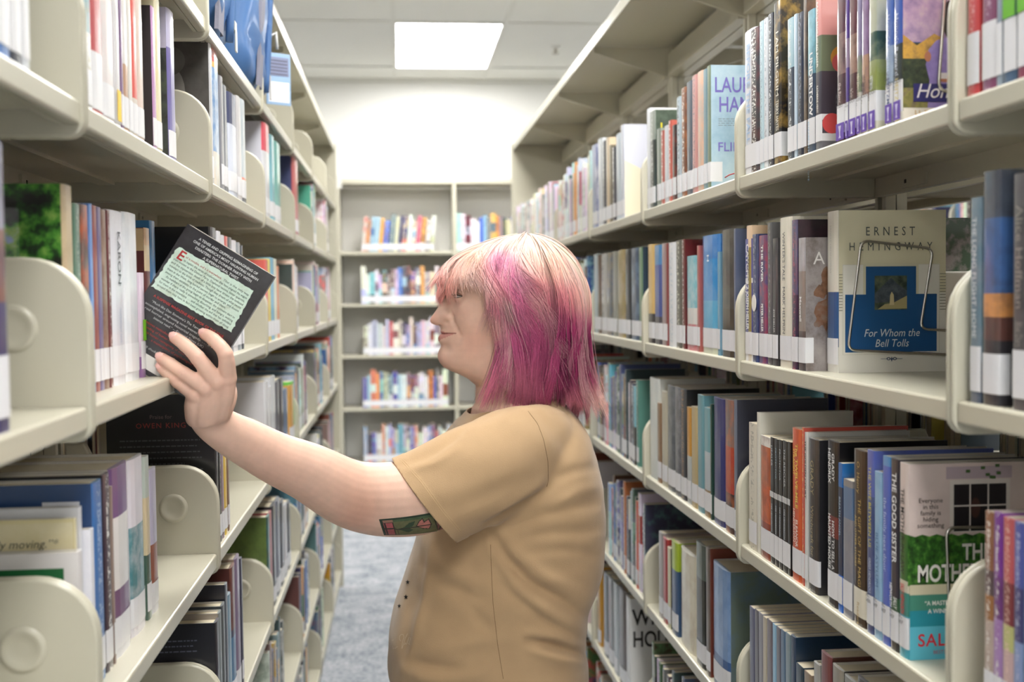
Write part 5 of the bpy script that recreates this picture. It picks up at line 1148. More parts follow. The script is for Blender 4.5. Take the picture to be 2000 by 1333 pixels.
row_px('L', 0, 4, [(232, 246, 1312, (60, 70, 96), {}), (247, 262, 1318, (90, 110, 120), {}), (263, 280, 1308, (70, 100, 120), {}), (281, 290, 1312, (110, 130, 140), {})])
row_px('L', 1, 4, [(424, 431, 1215, (36, 36, 46), dict(covercol=(30, 30, 38), art='dark_blurb', label_='dark book showing its back cover text on the second lowest left row')), (432, 437, 1195, (120, 130, 130), dict(covercol=(150, 140, 130))), (438, 444, 1180, (70, 76, 80), {}), (445, 449, 1140, (100, 106, 116), dict(covercol=(40, 40, 50))), (450, 455, 1160, (130, 160, 180), {}), (456, 464, 1105, [(.45, (110, 60, 50)), (.5, (50, 60, 90)), (1, (70, 120, 160))], dict(covercol=(90, 50, 46))), (465, 473, 1085, (130, 110, 140), dict(covercol=(190, 170, 150))), (474, 477, 1090, (60, 60, 80), {})])
row_px('L', 2, 4, [(524, 529, 1010, (60, 110, 110), dict(covercol=(100, 120, 60), c2=((50, 60, 40), .7))), (530, 534, 1000, (176, 76, 86), {}), (535, 542, 985, (46, 46, 54), {}), (543, 550, 975, (120, 126, 140), {}), (551, 557, 978, (76, 80, 90), {}), (558, 563, 985, (214, 214, 220), {}), (564, 569, 980, (56, 60, 70), {})])
for k in (3, 4, 5): fill('L', k, 4, 0, .45, 440+k)
fill('L', 0, 5, 0, .4, 450, DK); fill('L', 1, 5, 0, .33, 451, DK); fill('L', 2, 5, 0, .36, 452, DK)
for k in (3, 4, 5): fill('L', k, 5, 0, .4, 450+k)
for k in (2, 3, 4, 5): fill('L', k, 6, 0, .36, 460+k, DK)
# ---- bookcases on the back wall
BPAL = [((240, 240, 242), 22), ((206, 212, 224), 12), ((60, 110, 190), 7), ((44, 54, 90), 6), ((226, 130, 100), 4), ((170, 200, 224), 8), ((120, 120, 126), 8), ((60, 60, 68), 8), ((100, 80, 180), 4), ((226, 214, 190), 8), ((110, 50, 66), 5), ((236, 176, 90), 4), ((206, 70, 86), 3), ((130, 190, 200), 3)]
def wallrow(row, i, a, b, seed, lean=0):
    r = random.Random(seed); x = XB0+i*BB+.014+a
    while x < XB0+i*BB+b:
        t = r.uniform(.018, .036); h = r.uniform(.19, .25); col, o = rlook(r, BPAL)
        add_book('B', i, row, x+t/2+(0 if not lean else .0), t, h, h*.68, col, inset=.004+r.uniform(0, .006), label=True, lean=lean, **o); x += t+(.0008 if not lean else .004)
for row, i, a, b, ln in ((0, -1, .135, .60, .10), (0, 0, .0, .70, 0), (1, -1, .13, .66, 0), (1, 0, .0, .7, 0), (2, -1, .14, .73, 0), (2, 0, 0, .7, 0), (3, -1, .13, .70, 0), (3, 0, .12, .6, 0), (4, -1, .13, .70, 0), (4, 0, .0, .6, 0), (5, -1, .13, .7, 0), (5, 0, 0, .6, 0)): wallrow(row, i, a, b, 500+row*10+i, ln)
# books on the faces that look into the neighbouring aisles (seen only through the gaps)
for k in range(-1, 6):
    for row in range(5): fill('R2', k, row, .0, .64, 1100+k*10+row); fill('L2', k, row+1, .0, .62, 1200+k*10+row)
    for row in range(5): fill('RB', k, row, .0, .62, 900+k*10+row)
    for row in range(6): fill('LB', k, row, .0, .60, 1000+k*10+row)
# ---- geometry of one book, local frame: x along the shelf, y into the shelf, z up; faces carry (material, Col, Col2+alpha, Ink+alpha, uvs)
def book_geo(b):
    t, h, d = b['t'], b['h'], b['d']; paper = b.get('paper', False)
    bl = t*(.03 if paper else .07); th = min(.0009 if paper else .0024, t*.2)
    bands = bands_of(b['col']); cov = b.get('covercol')
    zs = [h]+[h*(1-f) for f, _ in bands]; zs[-1] = 0.0
    n = 6; fr_ = (1, .84, .5, 0, -.5, -.84, -1)
    xs = [t/2*q for q in fr_]
    out = [(t/2, d)]+[(x, bl*(2*x/t)**4) for x in xs]+[(-t/2, d)]
    inn = [(t/2-th, d), (t/2-th, bl+th), (-t/2+th, bl+th), (-t/2+th, d)]
    no, ni = len(out), 4
    V = []; F = []
    for z in zs: V += [(x, y, z) for x, y in out]+[(x, y, z) for x, y in inn]
    st = no+ni
    c2, a2 = b.get('c2', ((0, 0, 0), 0)); ik, ia = b.get('ink', ((0, 0, 0), 0))
    for j in range(len(zs)-1):
        col = bands[j][1]
        for i in range(no-1):
            spine = 0 < i < no-2
            cc = col if (spine or cov is None) else cov
            if spine: u0, u1 = (1-fr_[i-1])/2, (1-fr_[i])/2; uv = [(u0, zs[j]), (u0, zs[j+1]), (u1, zs[j+1]), (u1, zs[j])]
            else: uv = [(-9, 0)]*4
            F.append(((j*st+i, (j+1)*st+i, (j+1)*st+i+1, j*st+i+1), 0, cc, (c2, a2 if (spine or cov is None) else a2*.5), (ik, ia if spine else 0), uv))
        for i in range(ni-1):
            F.append(((j*st+no+i, j*st+no+i+1, (j+1)*st+no+i+1, (j+1)*st+no+i), 0, (205, 200, 190), (c2, 0), (ik, 0), [(-9, 0)]*4))
        for a, c in ((0, no), (no-1, no+3)):
            q = (j*st+a, j*st+c, (j+1)*st+c, (j+1)*st+a); F.append((q if a == 0 else q[::-1], 0, col, (c2, 0), (ik, 0), [(-9, 0)]*4))
    for base, flip in ((0, 0), ((len(zs)-1)*st, 1)):
        ec = tuple(int(v*.55+90) for v in bands[0 if not flip else -1][1]) if not paper else bands[0][1]
        for q in ((0, 1, no+1, no), tuple(range(1, no-1))+(no+2, no+1), (no-2, no-1, no+3, no+2)):
            q = tuple(base+i for i in q); F.append((q[::-1] if flip else q, 0, ec, (c2, 0), (ik, 0), [(-9, 0)]*len(q)))
    # pages
    e = .0004; pz = .0006 if paper else .0032
    x0, x1, y0, y1, z0, z1 = -t/2+th+e, t/2-th-e, bl+th+e, d-(.0006 if paper else .0035), pz, h-pz
    nb = len(V); V += [(x, y, z) for z in (z0, z1) for y in (y0, y1) for x in (x0, x1)]
    for q in ((0, 2, 3, 1), (4, 5, 7, 6), (0, 1, 5, 4), (2, 6, 7, 3), (0, 4, 6, 2), (1, 3, 7, 5)): F.append((tuple(nb+i for i in q), 1, (225, 214, 190), (c2, 0), (ik, 0), [(-9, 0)]*4))
    # label
    if b.get('label', True):
        lh = b.get('label_h', .037); z0 = b.get('label_z', .012); z1 = z0+lh; of = .0006; nb = len(V)
        pts = [(x*(1+2*of/t), bl*(2*x/t)**4-of) for x in xs]
        w = b.get('label_wrap', 0)
        sgn = 1 if b['side'] in ('R', 'RB', 'B', 'R2') else -1
        if w: pts = ([(t/2+of, bl+w)]+pts) if sgn > 0 else (pts+[(-t/2-of, bl+w)])
        for z in (z0, z1): V += [(x, y, z) for x, y in pts]
        m_ = len(pts)
        for i in range(m_-1): F.append(((nb+i+m_, nb+i, nb+i+1, nb+i+1+m_), 2, b.get('label_col', (236, 236, 240)), (c2, 0), (ik, 0), [(-9, 0)]*4))
    return V, F
def geo_mesh(name, V, F, mats, mmap):
    used = sorted({i for f in F for i in f[0]}); mp = {j: i for i, j in enumerate(used)}
    me = bpy.data.meshes.new(name); me.from_pydata([V[i] for i in used], [], [tuple(mp[i] for i in f[0]) for f in F])
    for m in mats: me.materials.append(m)
    me.polygons.foreach_set('material_index', [mmap[f[1]] for f in F])
    ln = np.array([len(f[0]) for f in F])
    lc = {}
    def L(c):
        if c not in lc: lc[c] = lin(c)
        return lc[c]
    for nm, g in (('Col', lambda f: (*L(f[2]), 1)), ('Col2', lambda f: (*L(f[3][0]), f[3][1])), ('Ink', lambda f: (*L(f[4][0]), f[4][1]))):
        a = me.color_attributes.new(nm, 'FLOAT_COLOR', 'CORNER'); a.data.foreach_set('color', np.repeat(np.array([g(f) for f in F], np.float32), ln, 0).ravel())
    uv = me.uv_layers.new(name='UVMap'); uv.data.foreach_set('uv', np.array([p for f in F for p in f[5]], np.float32).ravel())
    me.update(); return me
M_lab = attr_mat('book_label_paper', .35, .3)
def place(b):
    c, rz = b['c'], b['rz']; ins = b.get('inset', .006); ca, sa = math.cos(rz), math.sin(rz)
    x, y = b['u'], ins
    return Vector((c.x+ca*x-sa*y, c.y+sa*x+ca*y, b['z'])), rz
PERSON_POLY = [(855, 540), (870, 500), (940, 465), (1060, 468), (1120, 520), (1145, 640), (1145, 790), (1170, 950), (1165, 1120), (1138, 1210), (1138, 1340), (775, 1340), (765, 1250), (830, 1060), (700, 1045), (545, 955), (420, 875), (360, 790), (310, 715), (300, 690), (378, 436), (537, 541), (450, 690), (450, 800), (600, 862), (700, 908), (767, 897), (925, 800), (900, 735), (855, 700), (840, 625)]
def seen_area(b):
    o, rz = place(b); ca, sa = math.cos(rz), math.sin(rz)
    if b['side'] in ('RB', 'LB', 'R2', 'L2'): return 0
    ps = []
    for x, z in ((-b['t']/2, 0), (b['t']/2, 0), (b['t']/2, b['h']), (-b['t']/2, b['h'])):
        q = proj((o.x+ca*x, o.y+sa*x, o.z+z))
        if q is None: return 0
        ps.append((min(max(q[0], 0), 2000), min(max(q[1], 0), 1333)))
    A = abs(sum(ps[i][0]*ps[(i+1) % 4][1]-ps[(i+1) % 4][0]*ps[i][1] for i in range(4)))/2
    cx, cy_ = sum(p[0] for p in ps)/4, sum(p[1] for p in ps)/4
    if inpoly(cx, cy_, PERSON_POLY): A *= .03
    if b['side'] == 'B' and (cx < 662 or cx > 1004): A = 0
    return A
for b in BOOKS: b['A'] = seen_area(b)
order = sorted(BOOKS, key=lambda b: -b['A'])
IND = [b for b in order if b['A'] > 6][:318]; isind = {id(b) for b in IND}
# ---- labels for the separate books
ROWN = {'R': ['top', 'second', 'third', 'fourth', 'fifth', 'lowest'], 'L': ['uppermost', 'second', 'third', 'fourth', 'fifth', 'sixth', 'lowest'], 'B': ['top', 'second', 'third', 'fourth', 'fifth', 'lowest']}
groups = {}
for b in BOOKS: groups.setdefault((b['side'], b['k'], b['row']), []).append(b)
for key, g in groups.items():
    s, k, r = key
    g.sort(key=lambda b: b['u'] if s in ('L', 'B') else -b['u'])          # from the near end of the bay (or the left end on the wall)
    for i, b in enumerate(g): b['ord'] = i
def main_col(b):
    bs = bands_of(b['col']); pr = [0]+[f for f, _ in bs]
    return max((f-p, c) for (f, c), p in zip(bs, pr))[1]
def label_for(b):
    if 'label_' in b: return b['label_']
    nm = cname(main_col(b)); kind = 'paperback' if b.get('paper') else 'hardback'
    if b['side'] == 'B': return '%s book, %s from left, %s shelf of %s far wall bookcase' % (nm, ORD[b['ord']], ROWN['B'][b['row']], {-2: 'leftmost', -1: 'left-hand', 0: 'right-hand', 1: 'rightmost'}[b['k']])
    return '%s %s, %s from near end, %s shelf of %s %s bookcase' % (nm, kind, ORD[b['ord']], ROWN[b['side']][b['row']], BAYN[b['k']], 'left' if b['side'] == 'L' else 'right')
M_art = {}
def art_mat(name, cols, scale, detail=5, rough=.35, coat=.5, pos=None):
    """mottled printed picture: noise through a colour ramp"""
    if name in M_art: return M_art[name]
    m = bpy.data.materials.new(name); m.use_nodes = True; nt = m.node_tree; p = nt.nodes['Principled BSDF']; p.inputs['Roughness'].default_value = rough; p.inputs['Coat Weight'].default_value = coat
    tc = nt.nodes.new('ShaderNodeTexCoord'); n = nt.nodes.new('ShaderNodeTexNoise'); n.inputs['Scale'].default_value = scale; n.inputs['Detail'].default_value = detail; n.inputs['Roughness'].default_value = .62
    nt.links.new(tc.outputs['Object'], n.inputs['Vector']); r = nt.nodes.new('ShaderNodeValToRGB'); e = r.color_ramp.elements
    k = len(cols); ps = pos or [.32+.38*i/(k-1) for i in range(k)]
    e[0].position = ps[0]; e[0].color = (*lin(cols[0]), 1); e[1].position = ps[-1]; e[1].color = (*lin(cols[-1]), 1)
    for i in range(1, k-1): q = e.new(ps[i]); q.color = (*lin(cols[i]), 1)
    nt.links.new(n.outputs['Fac'], r.inputs[0]); nt.links.new(r.outputs[0], p.inputs['Base Color']); M_art[name] = m; return m
class Face:
    """drawing on the cover that looks towards the aisle's near end: p from the viewer's left, z from the bottom"""
    def __init__(s, b, root):
        s.b, s.root = b, root; s.front = b['side'] in ('R', 'B'); s.t, s.h, s.d = b['t'], b['h'], b['d']; s.layer = 0
    def pt(s, p, z, off):
        return ((s.t/2+off, p, z) if s.front else (-s.t/2-off, s.d-p, z))
    def poly(s, pts, m, name='cover_art'):
        s.layer += 1; off = .0004+.00012*s.layer
        if not hasattr(m, 'node_tree'): m = ink(m, .35)
        mesh(name, [s.pt(p, z, off) for p, z in pts], [tuple(range(len(pts)))], m, s.root)
    def rect(s, p0, p1, z0, z1, m, name='cover_art'): s.poly([(p0, z0), (p1, z0), (p1, z1), (p0, z1)], m, name)
    def disc(s, p, z, rx, rz, m, n=24): s.poly([(p+rx*math.cos(2*math.pi*i/n), z+rz*math.sin(2*math.pi*i/n)) for i in range(n)], m)
    def text(s, body, size, c, p, z, **kw):
        o = s.pt(p, z, .0004+.00012*(s.layer+2)); return text(body, size, c, o, (0, 1, 0) if s.front else (0, -1, 0), (0, 0, 1), s.root, 'cover_lettering', **kw)
    def lines(s, p0, p1, z1, dz, n, c, w, seed, align='l'):
        """rows of small print too small to read: thin broken strokes"""
        r = random.Random(seed); s.layer += 1; off = .0004+.00012*s.layer; m = MB()
        for i in range(n):
            z = z1-i*dz; p = p0; end = p1-r.uniform(0, .25)*(p1-p0)
            while p < end:
                l = r.uniform(.003, .009); q = min(end, p+l); m.add([s.pt(p, z, off), s.pt(q, z, off), s.pt(q, z+w, off), s.pt(p, z+w, off)], [(0, 1, 2, 3)]); p = q+.0018
        m.build('small_print', ink(c), s.root)
def draw(b, root):
    f = Face(b, root); h, d, a = f.h, f.d, b['art']; L_ = .0
    e0 = max(.002, .08*f.t)
    if a == 'bell':
        px = lambda x, y: ((x-1633)/213*d, h*(1-(y-410)/315))
        f.rect(e0, d, 0, h*.50, (238, 235, 226)); f.rect(e0, d, h*.49, h, (226, 219, 190))
        g = MB()
        for i in range(13):
            z = h*(1-(535-410)/315)-i*.0042
            for p0, p1 in ((e0, d*.255), (d*.73, d)): g.add([f.pt(p0, z, .0009), f.pt(p1, z, .0009), f.pt(p1, z+.0011, .0009), f.pt(p0, z+.0011, .0009)], [(0, 1, 2, 3)])
        g.build('cover_lines', ink((150, 148, 128)), root)
        f.layer = 6
        def R(x0, y0, x1, y1, m): p0, z1 = px(x0, y0); p1, z0 = px(x1, y1); f.rect(p0, p1, z0, z1, m)
        R(1644, 515, 1834, 690, (222, 218, 206)); R(1645.5, 516, 1832.5, 689, (238, 235, 226)); R(1684, 513, 1792, 580, (222, 216, 190))
        R(1649, 573, 1828, 685, (32, 84, 138)); R(1689, 519, 1787, 576, (32, 84, 138))
        R(1706, 537, 1769, 603, art_mat('valley_picture', [(40, 50, 46), (84, 96, 80), (120, 116, 84)], 60))
        p = [px(*q) for q in ((1706, 572), (1722, 556), (1738, 541), (1750, 553), (1769, 566), (1769, 585), (1706, 590))]; f.poly(p, art_mat('mountain_print', [(50, 58, 66), (92, 102, 112)], 90))
        p = [px(*q) for q in ((1712, 602), (1726, 592), (1742, 590), (1769, 576), (1769, 601))]; f.poly(p, (176, 164, 120))
        p = [px(*q) for q in ((1735, 594), (1736, 575), (1739, 568), (1743, 574), (1744, 594))]; f.poly(p, (206, 192, 150))
        for s, x, y, sz in (('ERNEST', 1736, 459, .0175), ('HEMINGWAY', 1737, 488, .0165)):
            p, z = px(x, y); f.text(s, sz, (84, 90, 84), p, z, align='CENTER', spacing=1.75 if s[0] == 'E' else 1.85, sx=.78)
        for s, y in (('For Whom the', 655), ('Bell Tolls', 675)):
            p, z = px(1739, y); f.text(s, .0155, (226, 232, 236), p, z, align='CENTER', shear=.25, sx=.86)
        p, z = px(1739, 699)
        f.poly([(p-.016, z), (p+.016, z), (p+.016, z+.0006), (p-.016, z+.0006)], (60, 80, 110))
        for sg in (-1, 1): f.disc(p+sg*.0045, z+.0005, .003, .0022, (60, 80, 110), 12); f.disc(p+sg*.0045, z+.0005, .0016, .0011, (238, 235, 226), 12)
        f.poly([(p-.0014, z), (p, z-.004), (p+.0014, z), (p, z+.0035)], (60, 80, 110))
    elif a == 'mother':
        px = lambda x, y: ((x-1772)/272*d, h*(1-(y-905)/388))
        def R(x0, y0, x1, y1, m): p0, z1 = px(x0, y0); p1, z0 = px(x1, y1); f.rect(max(p0, e0), min(d, p1), max(0, z0), min(h, z1), m)
        R(1770, 905, 2050, 1060, art_mat('pink_render_wall', [(214, 196, 190), (226, 208, 202)], 20)); R(1852, 912, 1990, 936, (186, 168, 176))
        R(1860, 938, 1986, 1042, (222, 214, 206)); R(1868, 947, 1978, 1040, (30, 26, 30))
        for x in (1902, 1940): R(x-1.5, 947, x+1.5, 1040, (214, 206, 200))
        R(1868, 988, 1978, 991, (214, 206, 200))
        p, z = px(1913, 994); f.disc(p, z, .006, .012, (70, 44, 40)); R(1902, 988, 1978, 991, (214, 206, 200))
        hedge = art_mat('hedge_print', [(20, 44, 16), (46, 96, 32), (96, 150, 62)], 130)
        top = [px(1772+i*15, 1046+(2.5 if i % 2 else -2)) for i in range(19)]; f.poly([px(1772, 1145), px(2042, 1145)]+top[::-1], hedge)
        rr = random.Random(5)
        for i in range(7): x = 1890+rr.random()*70; y = 905+rr.random()*28; R(x, y, x+9, y+6, (70, 100, 50))
        R(1770, 1143, 2050, 1166, (206, 198, 170)); R(1770, 1163, 2050, 1196, (72, 136, 118)); R(1770, 1194, 2050, 1230, (40, 140, 158)); R(1770, 1226, 2050, 1296, (92, 184, 206))
        for i, s in enumerate(('Everyone', 'in this', 'family is', 'hiding', 'something')): p, z = px(1818, 981+i*12.3); f.text(s, .0078, (60, 52, 52), p, z, align='CENTER')
        p, z = px(1884, 1096); f.text('THE', .027, (236, 232, 226), p, z, sx=.72, bold=.02)
        p, z = px(1790, 1137); f.text('MOTHER-IN-LAW', .028, (236, 232, 226), p, z, sx=.66, bold=.02)
        p, z = px(1806, 1184); f.text('“A MASTERFUL EPIC”', .0072, (236, 236, 230), p, z, sx=.9, bold=.02)
        p, z = px(1813, 1200); f.text('A WINNER FROM PAGE ONE', .0072, (236, 236, 230), p, z, sx=.9, bold=.02)
        p, z = px(1792, 1265); f.text('SALLY', .0205, (206, 40, 56), p, z, sx=.95, bold=.015, spacing=1.1); p, z = px(1890, 1265); f.text('HEPWORTH', .0205, (206, 40, 56), p, z, sx=.95, bold=.015)
        p, z = px(1824, 1281); f.text('BESTSELLING AUTHOR', .006, (176, 50, 80), p, z)
    elif a == 'honor':
        s_ = .00058
        P2 = lambda x, y: (.002+(x-1761)*s_, (203-(y-(x-1761)*-.34*0))*s_)
        def R(x0, y0, x1, y1, m): p0, z1 = P2(x0, y0); p1, z0 = P2(x1, y1); f.rect(p0, p1, z0, z1, m)
        R(1761, -180, 2000, 45, art_mat('dusk_sky_print', [(120, 104, 150), (176, 150, 180), (206, 190, 176)], 30))
        f.poly([P2(*q) for q in ((1761, 30), (1790, 52), (1826, 28), (1850, 40), (1900, 60), (1900, 110), (1761, 110))], art_mat('gold_hills_print', [(150, 112, 60), (206, 160, 66), (120, 96, 70)], 45))
        R(1761, 78, 2000, 140, art_mat('forest_print', [(24, 34, 26), (44, 58, 42), (70, 80, 48)], 150)); R(1761, 136, 2000, 182, art_mat('meadow_print', [(96, 96, 60), (140, 134, 74), (110, 90, 90)], 80))
        f.poly([P2(*q) for q in ((1812, 182), (1816, 120), (1808, 90), (1814, 60), (1830, 42), (1846, 36), (1872, 40), (1896, 60), (1904, 182))], art_mat('purple_robe_print', [(120, 104, 170), (158, 140, 206)], 40))
        f.disc(*P2(1868, 6), .0105, .014, (206, 156, 126)); f.disc(*P2(1857, 0), .008, .022, (40, 30, 30)); R(1862, 28, 1882, 44, (206, 156, 126)); f.disc(*P2(1812, 74), .004, .006, (176, 116, 90)); f.disc(*P2(1850, 118), .010, .004, (176, 116, 90)); R(1836, 106, 1852, 118, (226, 222, 226))
        R(1782, 128, 2000, 164, (46, 44, 110)); R(1761, 176, 2000, 206, (236, 230, 220))
        p, z = P2(1786, 156); f.text("Honor's", .0235, (236, 232, 240), p, z, shear=.3, sx=.95); p, z = P2(1784, 198); f.text('HEITZMANN', .0145, (196, 156, 84), p, z, spacing=1.8, sx=.7)
    elif a == 'lau':
        f.rect(e0, d, h*.55, h, art_mat('murky_green_print', [(60, 74, 62), (84, 100, 86)], 50)); f.text('LAURELL', .034, (214, 200, 40), .014, h*.76, sx=.8, bold=.02)
    elif a == 'flir':
        f.rect(e0, d, 0, h, art_mat('pale_blue_print', [(150, 184, 206), (176, 204, 220), (196, 216, 226)], 16)); f.text('LAURELL', .040, (120, 110, 190), .008, h*.78, sx=.72, bold=.01); f.text('HAMILTON', .040, (120, 110, 190), .016, h*.62, sx=.72, bold=.01)
        f.lines(.016, .09, h*.56, .004, 4, (130, 140, 150), .0012, 3); f.text('FLIRT', .024, (120, 110, 190), .014, h*.30, bold=.01)
    elif a == 'paleface':
        f.rect(e0, d, h*.45, h, (214, 216, 230)); f.rect(e0, d, 0, h*.45, (232, 224, 200)); f.poly([(e0+.06, 0), (d, 0), (d, h*.22)], (150, 120, 100)); f.poly([(e0, h*.45), (d*.5, h*.45), (e0, h*.62)], (232, 224, 200))
    elif a == 'who':
        f.rect(e0, d, 0, h, (232, 232, 232)); f.text('WHO', .058, (34, 30, 30), .008, h*.74, sx=.8, bold=.02); f.text('HOUSE', .058, (34, 30, 30), .008, h*.52, sx=.72, bold=.02); f.disc(d*.62, h*.27, .034, .036, art_mat('dark_red_disc', [(110, 30, 26), (150, 60, 36)], 30))
    elif a == 'rust':
        f.rect(e0, d, 0, h, art_mat('weathered_metal_print', [(104, 92, 88), (150, 142, 142), (168, 160, 158)], 26)); rust = art_mat('rust_print', [(84, 60, 46), (132, 92, 66), (136, 120, 110)], 50)
        r = random.Random(2)
        for cx_, cz_, rx, rz in ((.024, .115, .010, .012), (.036, .13, .012, .022), (.030, .085, .014, .026), (.042, .10, .012, .03), (.020, .070, .006, .008)):
            f.poly([(cx_+rx*math.cos(q/14*6.283)*r.uniform(.6, 1.15), cz_+rz*math.sin(q/14*6.283)*r.uniform(.6, 1.15)) for q in range(14)], rust)
        f.text('A I', .026, (226, 222, 220), .013, h*.80, spacing=1.3)
    elif a == 'sun':
        f.disc(.030, h*.56, .016, .017, (222, 160, 70)); f.disc(.031, h*.53, .015, .014, (226, 110, 110)); f.poly([(e0, h*.42), (e0, h*.18), (.016, h*.22), (.024, h*.42), (.036, h*.52), (.05, h*.5), (.05, h*.2), (d, h*.2), (d, h*.10), (e0, h*.10)], (74, 68, 78)); f.disc(.016, h*.16, .014, .014, (214, 84, 86))
    elif a == 'tree':
        f.rect(0, d-e0, 0, h, art_mat('tree_print', [(8, 12, 10), (24, 58, 22), (72, 140, 46), (150, 186, 90), (160, 180, 220)], 30, 9, pos=[.40, .47, .54, .62, .68])); f.poly([(d*.70, 0), (d*.74, h*.5), (d*.78, h*.5), (d*.82, 0)], (40, 34, 28))
    elif a == 'praise':
        f.rect(0, d*.90, h*.1, h*.90, art_mat('green_panel', [(22, 96, 52), (34, 116, 66)], 8)); f.text('PRAISE FOR', .0085, (96, 150, 112), d*.22, h*.80, spacing=1.2); f.text('ALL THE THINGS', .0145, (150, 186, 160), d*.08, h*.70, spacing=1.1, sx=.86)
    elif a == 'moving':
        f.rect(0, d-e0, h*.2, h*.98, art_mat('sepia_panel', [(216, 204, 160), (228, 218, 186), (206, 180, 130)], 9)); f.text('and deeply moving.”*', .0125, (74, 70, 58), d*.86, h-.030, align='RIGHT', shear=.25)
    elif a == 'fallen':
        f.text('FALLEN', .022, (110, 130, 156), d*.12, h*.80, spacing=1.15); f.rect(d*.64, d*.90, h*.62, h*.915, (232, 232, 236), 'barcode_sticker'); r = random.Random(9); z = h*.64
        while z < h*.88: w = r.choice((.0006, .0012, .0018)); f.rect(d*.745, d*.815, z, z+w, (30, 30, 34), 'barcode'); z += w+r.choice((.0008, .0014))
        f.layer = 2
    elif a in ('blurb', 'dark_blurb'):
        if a == 'blurb': f.lines(d*.1, d*.86, h*.90, .0085, 5, (150, 146, 136), .0022, 5); f.lines(d*.1, d*.86, h*.60, .0085, 8, (150, 146, 136), .0022, 6); f.lines(d*.1, d*.86, h*.26, .0085, 5, (176, 170, 130), .0022, 7)
        elif b['row'] == 3: f.text('Praise for', .0095, (110, 90, 90), d*.5, h*.845, align='CENTER'); f.text('OWEN KING', .0125, (150, 54, 50), d*.5, h*.785, align='CENTER', spacing=1.2); f.lines(d*.12, d*.9, h*.70, .010, 14, (80, 82, 84), .0022, 8)
        else: f.lines(d*.1, d*.86, h*.86, .009, 3, (96, 98, 116), .0022, 11); f.lines(d*.1, d*.86, h*.60, .009, 5, (110, 112, 130), .0022, 12)
    elif a == 'lines': f.rect(0, d-e0, 0, h, (206, 204, 206)); f.text('ALSO AVAILABLE', .012, (70, 70, 76), d*.5, h*.72, align='CENTER', spacing=1.2); f.lines(d*.1, d*.9, h*.62, .0105, 13, (140, 140, 146), .003, 9)
    elif a == 'portrait':
        f.rect(0, d-e0, 0, h, art_mat('grey_print', [(70, 66, 62), (96, 92, 88)], 24)); f.disc(d*.56, h*.60, .036, .05, (150, 146, 142)); f.disc(d*.6, h*.80, .03, .026, (104, 100, 96)); f.poly([(d*.2, 0), (d*.95, 0), (d*.8, h*.38), (d*.4, h*.36)], (186, 184, 182))
    elif a == 'island':
        f.rect(0, d-e0, h*.72, h, (196, 190, 214)); f.rect(0, d-e0, 0, h*.74, art_mat('dusk_wood_print', [(26, 30, 32), (52, 60, 62), (70, 84, 60)], 40)); r = random.Random(4)
        f.poly([(0, h*.6)]+[(d*i/14, h*(.70+r.uniform(0, .10))) for i in range(14)]+[(d-e0, h*.6)], (34, 40, 42))
    elif a == 'braille':
        f.rect(0, d-e0, h*.84, h*.995, (226, 196, 150)); f.rect(0, d*.8, h*.70, h*.82, (214, 196, 160)); f.lines(d*.3, d*.95, h*.52, .009, 4, (190, 160, 140), .002, 21)
